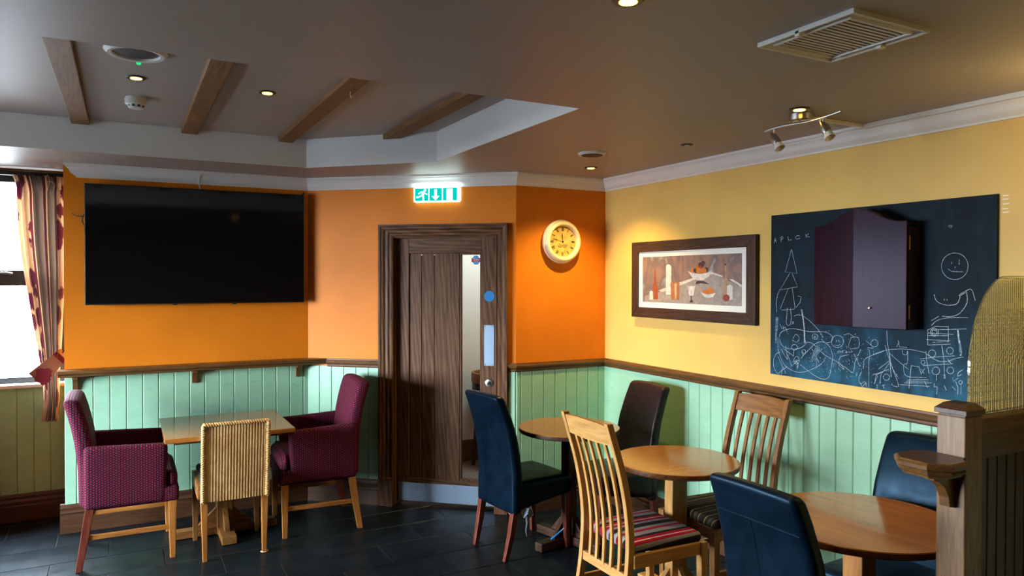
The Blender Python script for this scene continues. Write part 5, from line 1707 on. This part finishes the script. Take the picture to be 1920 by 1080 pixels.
for hz in (0.17, -0.15):
    bm = B(); box(bm, -DEP + 0.002, -DEP + 0.012, -CW - 0.002, -CW + 0.001, hz - 0.032, hz + 0.032, 0.0006)
    tube(bm, [(-DEP - 0.001, -CW - 0.003, hz - 0.032), (-DEP - 0.001, -CW - 0.003, hz + 0.032)], 0.003, 8)
    link('hinge', bm, M['brass'], t)

# tape marks on the wall by the chalkboard
bm = B()
for i, (v_, z_) in enumerate(((1.722, 2.055), (1.724, 2.04), (1.720, 2.02), (1.724, 2.0), (1.721, 1.985))):
    box(bm, UY - 0.0008, UY + 0.0005, v_ - 0.012, v_ + 0.012, z_ - 0.003, z_ + 0.002)
tag(link('tape_scraps', bm, M['cream']), 'scraps of old tape on the yellow wall at the upper corner of the chalkboard', 'tape')

# ------------------------------------------------------------------ ceiling fittings
def downlight(label, x, y, z, lit=True, energy=22.0, r=0.044, spread=84):
    t = thing('downlight', label, 'ceiling light', (x, y, z), 0, 'recessed ceiling downlights')
    bm = B()
    lathe(bm, [(r - 0.018, -0.002), (r - 0.016, -0.006), (r - 0.004, -0.006), (r, -0.002), (r, 0.0)], 36)
    bm2 = bm
    link('ring', bm2, M['dark_metal'] if True else M['chrome'], t, 40)
    bm = B()
    lathe(bm, [(0.0, -0.0066), (r - 0.020, -0.0066), (r - 0.018, -0.0058)], 24) if False else prism(bm, [((r - 0.019) * math.cos(2 * PI * i / 24), (r - 0.019) * math.sin(2 * PI * i / 24)) for i in range(24)], 2, -0.0075, -0.0055)
    link('lamp', bm, M['bulb'] if lit else M['chrome'], t)
    if lit:
        add_light('SPOT', 'downlight_beam', (x, y, z - 0.012), energy, WARM, (0, 0, 0), spot_size=math.radians(spread), spot_blend=0.8, shadow_soft_size=0.02)
    return t
E_DL = 48.0
downlight('lit downlight in the ceiling tray near the smoke detector', 0.054, 3.909, ZT, True, E_DL)
downlight('lit downlight in the ceiling tray between the second and third beams', 0.653, 3.899, ZT, True, E_DL)
downlight('lit downlight in the corner between the clock and the yellow wall', 2.809, 4.122, ZC, True, E_DL * 2.5, 0.044, 118)
downlight('lit downlight beside the two-lamp spotlight bar', 2.657, 2.261, ZC, True, E_DL)
downlight('unlit downlight on the ceiling above the framed print', 2.805, 3.161, ZC, False, 0, 0.034)
downlight('lit downlight at the upper edge of the picture, in the middle of the ceiling', 1.214, 1.605, ZC, True, E_DL)
add_light('POINT', 'wall_lamp', (2.95, 1.22, 2.20), 5.0, WARM, shadow_soft_size=0.05)

t = thing('ceiling_speaker', 'round white ceiling speaker near the clock', 'speaker', (2.494, 3.649, ZC))
bm = B(); lathe(bm, [(0.062, -0.006), (0.066, -0.014), (0.078, -0.013), (0.086, -0.004), (0.086, 0)], 44)
link('rim', bm, M['white_plastic'], t, 40)
bm = B(); lathe(bm, [(0.030, -0.0165), (0.0655, -0.0150), (0.0655, -0.010)], 40)
link('grille', bm, M['oak_leg'][0] if False else M['rubber'], t, 40)
t = thing('emergency_light', 'round ceiling emergency light with a green indicator in the tray', 'emergency light', (0.048, 3.452, ZT))
bm = B(); lathe(bm, [(0.088, -0.004), (0.092, -0.018), (0.108, -0.020), (0.122, -0.006), (0.122, 0)], 48)
link('rim', bm, M['white_plastic'], t, 40)
bm = B(); lathe(bm, [(0.06, -0.012), (0.09, -0.009), (0.09, -0.003)], 40)
link('lens', bm, M['frame_grey'], t, 40)
bm = B(); lathe(bm, [(0.006, -0.016), (0.010, -0.012), (0.011, 0.0)], 16, (0.012, 0.160))
link('indicator', bm, M['led'], t, 40)
t = thing('smoke_detector', 'white smoke detector in the ceiling tray', 'smoke detector', (0.059, 4.347, ZT))
bm = B(); lathe(bm, [(0.020, -0.062), (0.034, -0.058), (0.044, -0.042), (0.052, -0.036), (0.054, -0.012), (0.050, -0.003), (0.050, 0)], 40)
link('body', bm, M['white_plastic'], t, 30)
bm = B()
for k in range(10):
    a = 2 * PI * k / 10
    c_, s_ = math.cos(a), math.sin(a)
    vs = [bm.verts.new((c_ * r_ - s_ * w_, s_ * r_ + c_ * w_, z_)) for r_, w_, z_ in ((0.0385, -0.007, -0.053), (0.0385, 0.007, -0.053), (0.0445, 0.007, -0.043), (0.0445, -0.007, -0.043))]
    bm.faces.new(vs)
link('vent_slot', bm, M['black'], t)

# air grille
t = thing('air_vent', 'square ceiling air vent with slanted slats and white frame', 'vent', (1.977, 1.525, ZC))
VH = 0.175
for i in range(4):
    a = i * PI / 2
    bm = B()
    prism(bm, [(-VH, -VH), (VH, -VH), (VH - 0.040, -VH + 0.040), (-VH + 0.040, -VH + 0.040)], 2, -0.005, 0.0)
    prism(bm, [(-VH, -VH), (VH, -VH), (VH - 0.008, -VH + 0.008), (-VH + 0.008, -VH + 0.008)], 2, -0.014, -0.004)
    prism(bm, [(-VH + 0.034, -VH + 0.034), (VH - 0.034, -VH + 0.034), (VH - 0.040, -VH + 0.040), (-VH + 0.040, -VH + 0.040)], 2, -0.014, -0.004)
    o = link('frame_side', bm, M['white_plastic'], t)
    o.rotation_euler = (0, 0, a)
bm = B(); quad(bm, [(-VH + 0.034, -VH + 0.034, -0.0012), (VH - 0.034, -VH + 0.034, -0.0012), (VH - 0.034, VH - 0.034, -0.0012), (-VH + 0.034, VH - 0.034, -0.0012)])
link('duct_shade', bm, M['black'], t)  # flat black sheet standing in for the shade inside the vent
b = B(); box(b, -0.1345, 0.1345, -0.0055, 0.0055, -0.0008, 0.0008)
bmesh.ops.rotate(b, verts=b.verts[:], cent=(0, 0, 0), matrix=Matrix.Rotation(math.radians(4), 3, 'X'))
slat0 = link('slat', b, M['white_plastic'], t, None, True, (0, -0.125, -0.008))
for k in range(1, 15):
    place('slat', slat0.data, t, (0, -0.125 + k * 0.01785, -0.008))
for cx_, cy_ in ((-VH + 0.012, 0.02), (VH - 0.012, -0.02)):
    bm = B(); box(bm, cx_ - 0.012, cx_ + 0.012, cy_ - 0.010, cy_ + 0.010, -0.022, -0.004, 0.003)
    link('clip', bm, M['white_plastic'], t)

# spotlight bar
t = thing('spotlight_bar', 'steel ceiling spotlight bar with two bullet-shaped lamps', 'spotlight', (2.715, 2.305, ZC))
bm = B(); lathe(bm, [(0.050, -0.030), (0.054, -0.028), (0.055, -0.002), (0.052, 0)], 36, (0.04, 0.03))
link('base', bm, M['chrome'], t, 40)
bm = B()
bar = [(0, 0.205 - 0.42 * i / 24, -0.047 + 0.007 * math.sin(PI * 2 * i / 24 + 0.4) - 0.006 * math.cos(i / 24 * PI)) for i in range(25)]
tube(bm, bar, 0.006, 10)
link('bar', bm, M['chrome'], t, 50)
bm = B()
for yy in (0.05, 0.0):
    tube(bm, [(0.01, yy + 0.01, -0.029), (0.0, yy, -0.05)], 0.0045, 8)
link('stem', bm, M['chrome'], t, 50)
for yy, zz_ in ((0.150, -0.050), (-0.125, -0.046)):
    bm = B(); tube(bm, [(0, yy, zz_), (0, yy, zz_ - 0.032)], 0.005, 8)
    link('swivel', bm, M['chrome'], t, 50)
    bm = B()
    lathe(bm, [(0.002, 0.026), (0.008, 0.016), (0.014, 0.0), (0.018, -0.018), (0.020, -0.036), (0.019, -0.050), (0.014, -0.052)], 28)
    h_ = link('lamp_head', bm, M['chrome'], t, 40)
    h_.location = (0, yy + 0.006, zz_ - 0.030)
    h_.rotation_euler = (math.radians(-32), 0, 0)
    bm = B()
    lathe(bm, [(0.017, -0.0505), (0.019, -0.060), (0.025, -0.078), (0.023, -0.079), (0.012, -0.062)], 28)
    link('lamp_cup', bm, M['white_plastic'], h_, 40)
bm = B(); box(bm, 2.808, 3.205, 2.334, 2.354, ZC - 0.014, ZC, 0.001)
tag(link('conduit', bm, M['white_plastic']), 'white cable conduit from the spotlight bar to the cornice', 'conduit')
bm = B(); box(bm, 3.188, 3.206, VFRONT + 0.3, 2.334, ZC - 0.022, ZC, 0.001)
tag(link('conduit', bm, M['white_plastic']), 'white cable conduit running along the cornice over the chalkboard', 'conduit')
for bx, by, bz in ((0.968, 3.55, ZT - 0.034),):
    bm = B()
    tube(bm, [(bx + 0.02, by, bz + 0.004), (bx + 0.02, by, bz - 0.02), (bx + 0.026, by, bz - 0.03), (bx + 0.034, by, bz - 0.024)], 0.002, 6)
    tag(link('hook', bm, M['white_plastic'], None, 50), 'small white hook under the third ceiling beam', 'hook')

# ------------------------------------------------------------------ curtain at the bay window
bm = B(); box(bm, -3.2, UD - 0.004, 5.985, 6.015, 2.402, 2.432, 0.003)
tag(link('curtain_track', bm, M['black']), 'black curtain track across the top of the bay window', 'curtain track')
t = thing('curtain', 'cream, taupe and burgundy flowered curtain tied back beside the television wall', 'curtain', (0, 0, 0))
CL = smooth_table([(0.70, -0.512), (0.85, -0.498), (0.96, -0.500), (1.02, -0.505), (1.15, -0.520), (1.5, -0.572), (1.9, -0.625), (2.2, -0.645), (2.34, -0.650), (2.40, -0.672)])
CRt = smooth_table([(0.70, -0.410), (0.85, -0.405), (1.0, -0.402), (1.10, -0.398), (1.4, -0.384), (1.8, -0.370), (2.40, -0.366)])
bm = B()
uvl = bm.loops.layers.uv.verify()
NS, NZ = 96, 44
grid = []
for j in range(NZ + 1):
    z = 0.705 + (2.405 - 0.705) * j / NZ
    l_, r_ = CL(z), CRt(z)
    amp = min(0.042, 0.011 + 0.16 * abs(r_ - l_) * 0.9) if z < 2.3 else 0.020
    rowv = []
    for i in range(NS + 1):
        s_ = i / NS
        fold = math.sin(2 * PI * 4.3 * s_ + 0.35 * math.sin(3 * z)) * amp + 0.010 * math.sin(2 * PI * 13 * s_ + z) * (1.6 if z > 2.31 else 0.5)
        rowv.append((bm.verts.new((l_ + (r_ - l_) * (s_ + 0.012 * math.sin(2 * PI * 4.3 * s_)), 5.965 + fold - 0.02 * (1 if z < 1.2 else 0), z)), s_ * 0.52, z))
    grid.append(rowv)
for a, b_ in zip(grid, grid[1:]):
    for i in range(NS):
        q4 = (a[i], a[i + 1], b_[i + 1], b_[i])
        f = bm.faces.new([x[0] for x in q4])
        for lp, x in zip(f.loops, q4):
            lp[uvl].uv = (x[1], x[2])
ret = bmesh.ops.solidify(bm, geom=bm.faces[:], thickness=0.0015)
link('drape', bm, M['curtain'], t, 60, False)
# tie-back band
def band(k0, k1, mat, name, zoff=0.0):
    bm = B()
    A_, B_ = Vector((-0.535, 5.885, 1.005)), Vector((-0.372, 5.945, 1.175))
    n = 8
    rows = []
    for i in range(n + 1):
        k = k0 + (k1 - k0) * i / n
        p = A_ + (B_ - A_) * k
        p.y -= 0.030 * math.sin(PI * min(1, max(0, k))) + zoff
        hw = 0.062 - 0.022 * k
        dv = Vector((0.66, 0, -0.75)) * hw
        rows.append((bm.verts.new(p - dv), bm.verts.new(p + dv)))
    for a, b_ in zip(rows, rows[1:]):
        bm.faces.new((a[0], a[1], b_[1], b_[0]))
    bm.normal_update()
    bmesh.ops.solidify(bm, geom=bm.faces[:], thickness=0.004)
    return link(name, bm, mat, t, 50)
tb = band(0.0, 0.78, M['taupe'], 'tieback')
band(0.78, 0.91, M['burg_cloth'], 'tieback_band')
band(0.91, 1.02, M['cream_cloth'], 'tieback_end')
bm = B()
for (cx_, cz_, r_) in ((-0.505, 1.055, 0.030), (-0.478, 1.030, 0.028), (-0.515, 1.015, 0.028), (-0.485, 0.995, 0.026), (-0.468, 1.060, 0.022), (-0.470, 1.005, 0.022)):
    kk = ((cx_ + 0.535) / 0.163)
    yy = 5.885 + 0.06 * kk - 0.030 * math.sin(PI * min(1, max(0, kk))) - 0.004
    f = bm.faces.new([bm.verts.new((cx_ + r_ * math.cos(a * PI / 6) * (1 + 0.15 * math.cos(3 * a * PI / 6)), yy - 0.0006 - 0.01 * 0, cz_ + r_ * math.sin(a * PI / 6))) for a in range(12)])
link('tieback_flower', bm, M['burg_cloth'], tb)
bm = B()
tube(bm, [(UD - 0.0, 5.96, 1.20), (UD - 0.016, 5.955, 1.20), (UD - 0.020, 5.955, 1.225), (UD - 0.018, 5.955, 1.235)], 0.004, 8)
tube(bm, [(UD - 0.018, 5.95, 1.20), (UD - 0.03, 5.945, 1.175)], 0.006, 8)
link('tieback_hook', bm, M['dark_metal'], t, 50)
bm = B()
tube(bm, [(-0.470, 5.93, 2.40), (-0.462, 5.925, 2.41), (-0.455, 5.92, 2.395), (-0.45, 5.915, 2.36), (-0.462, 5.91, 2.30)], 0.0022, 6)
tube(bm, [(-0.465, 5.925, 2.36), (-0.44, 5.915, 2.365), (-0.42, 5.915, 2.345), (-0.432, 5.915, 2.28)], 0.0022, 6)
link('draw_cord', bm, M['white_plastic'], t, 50)
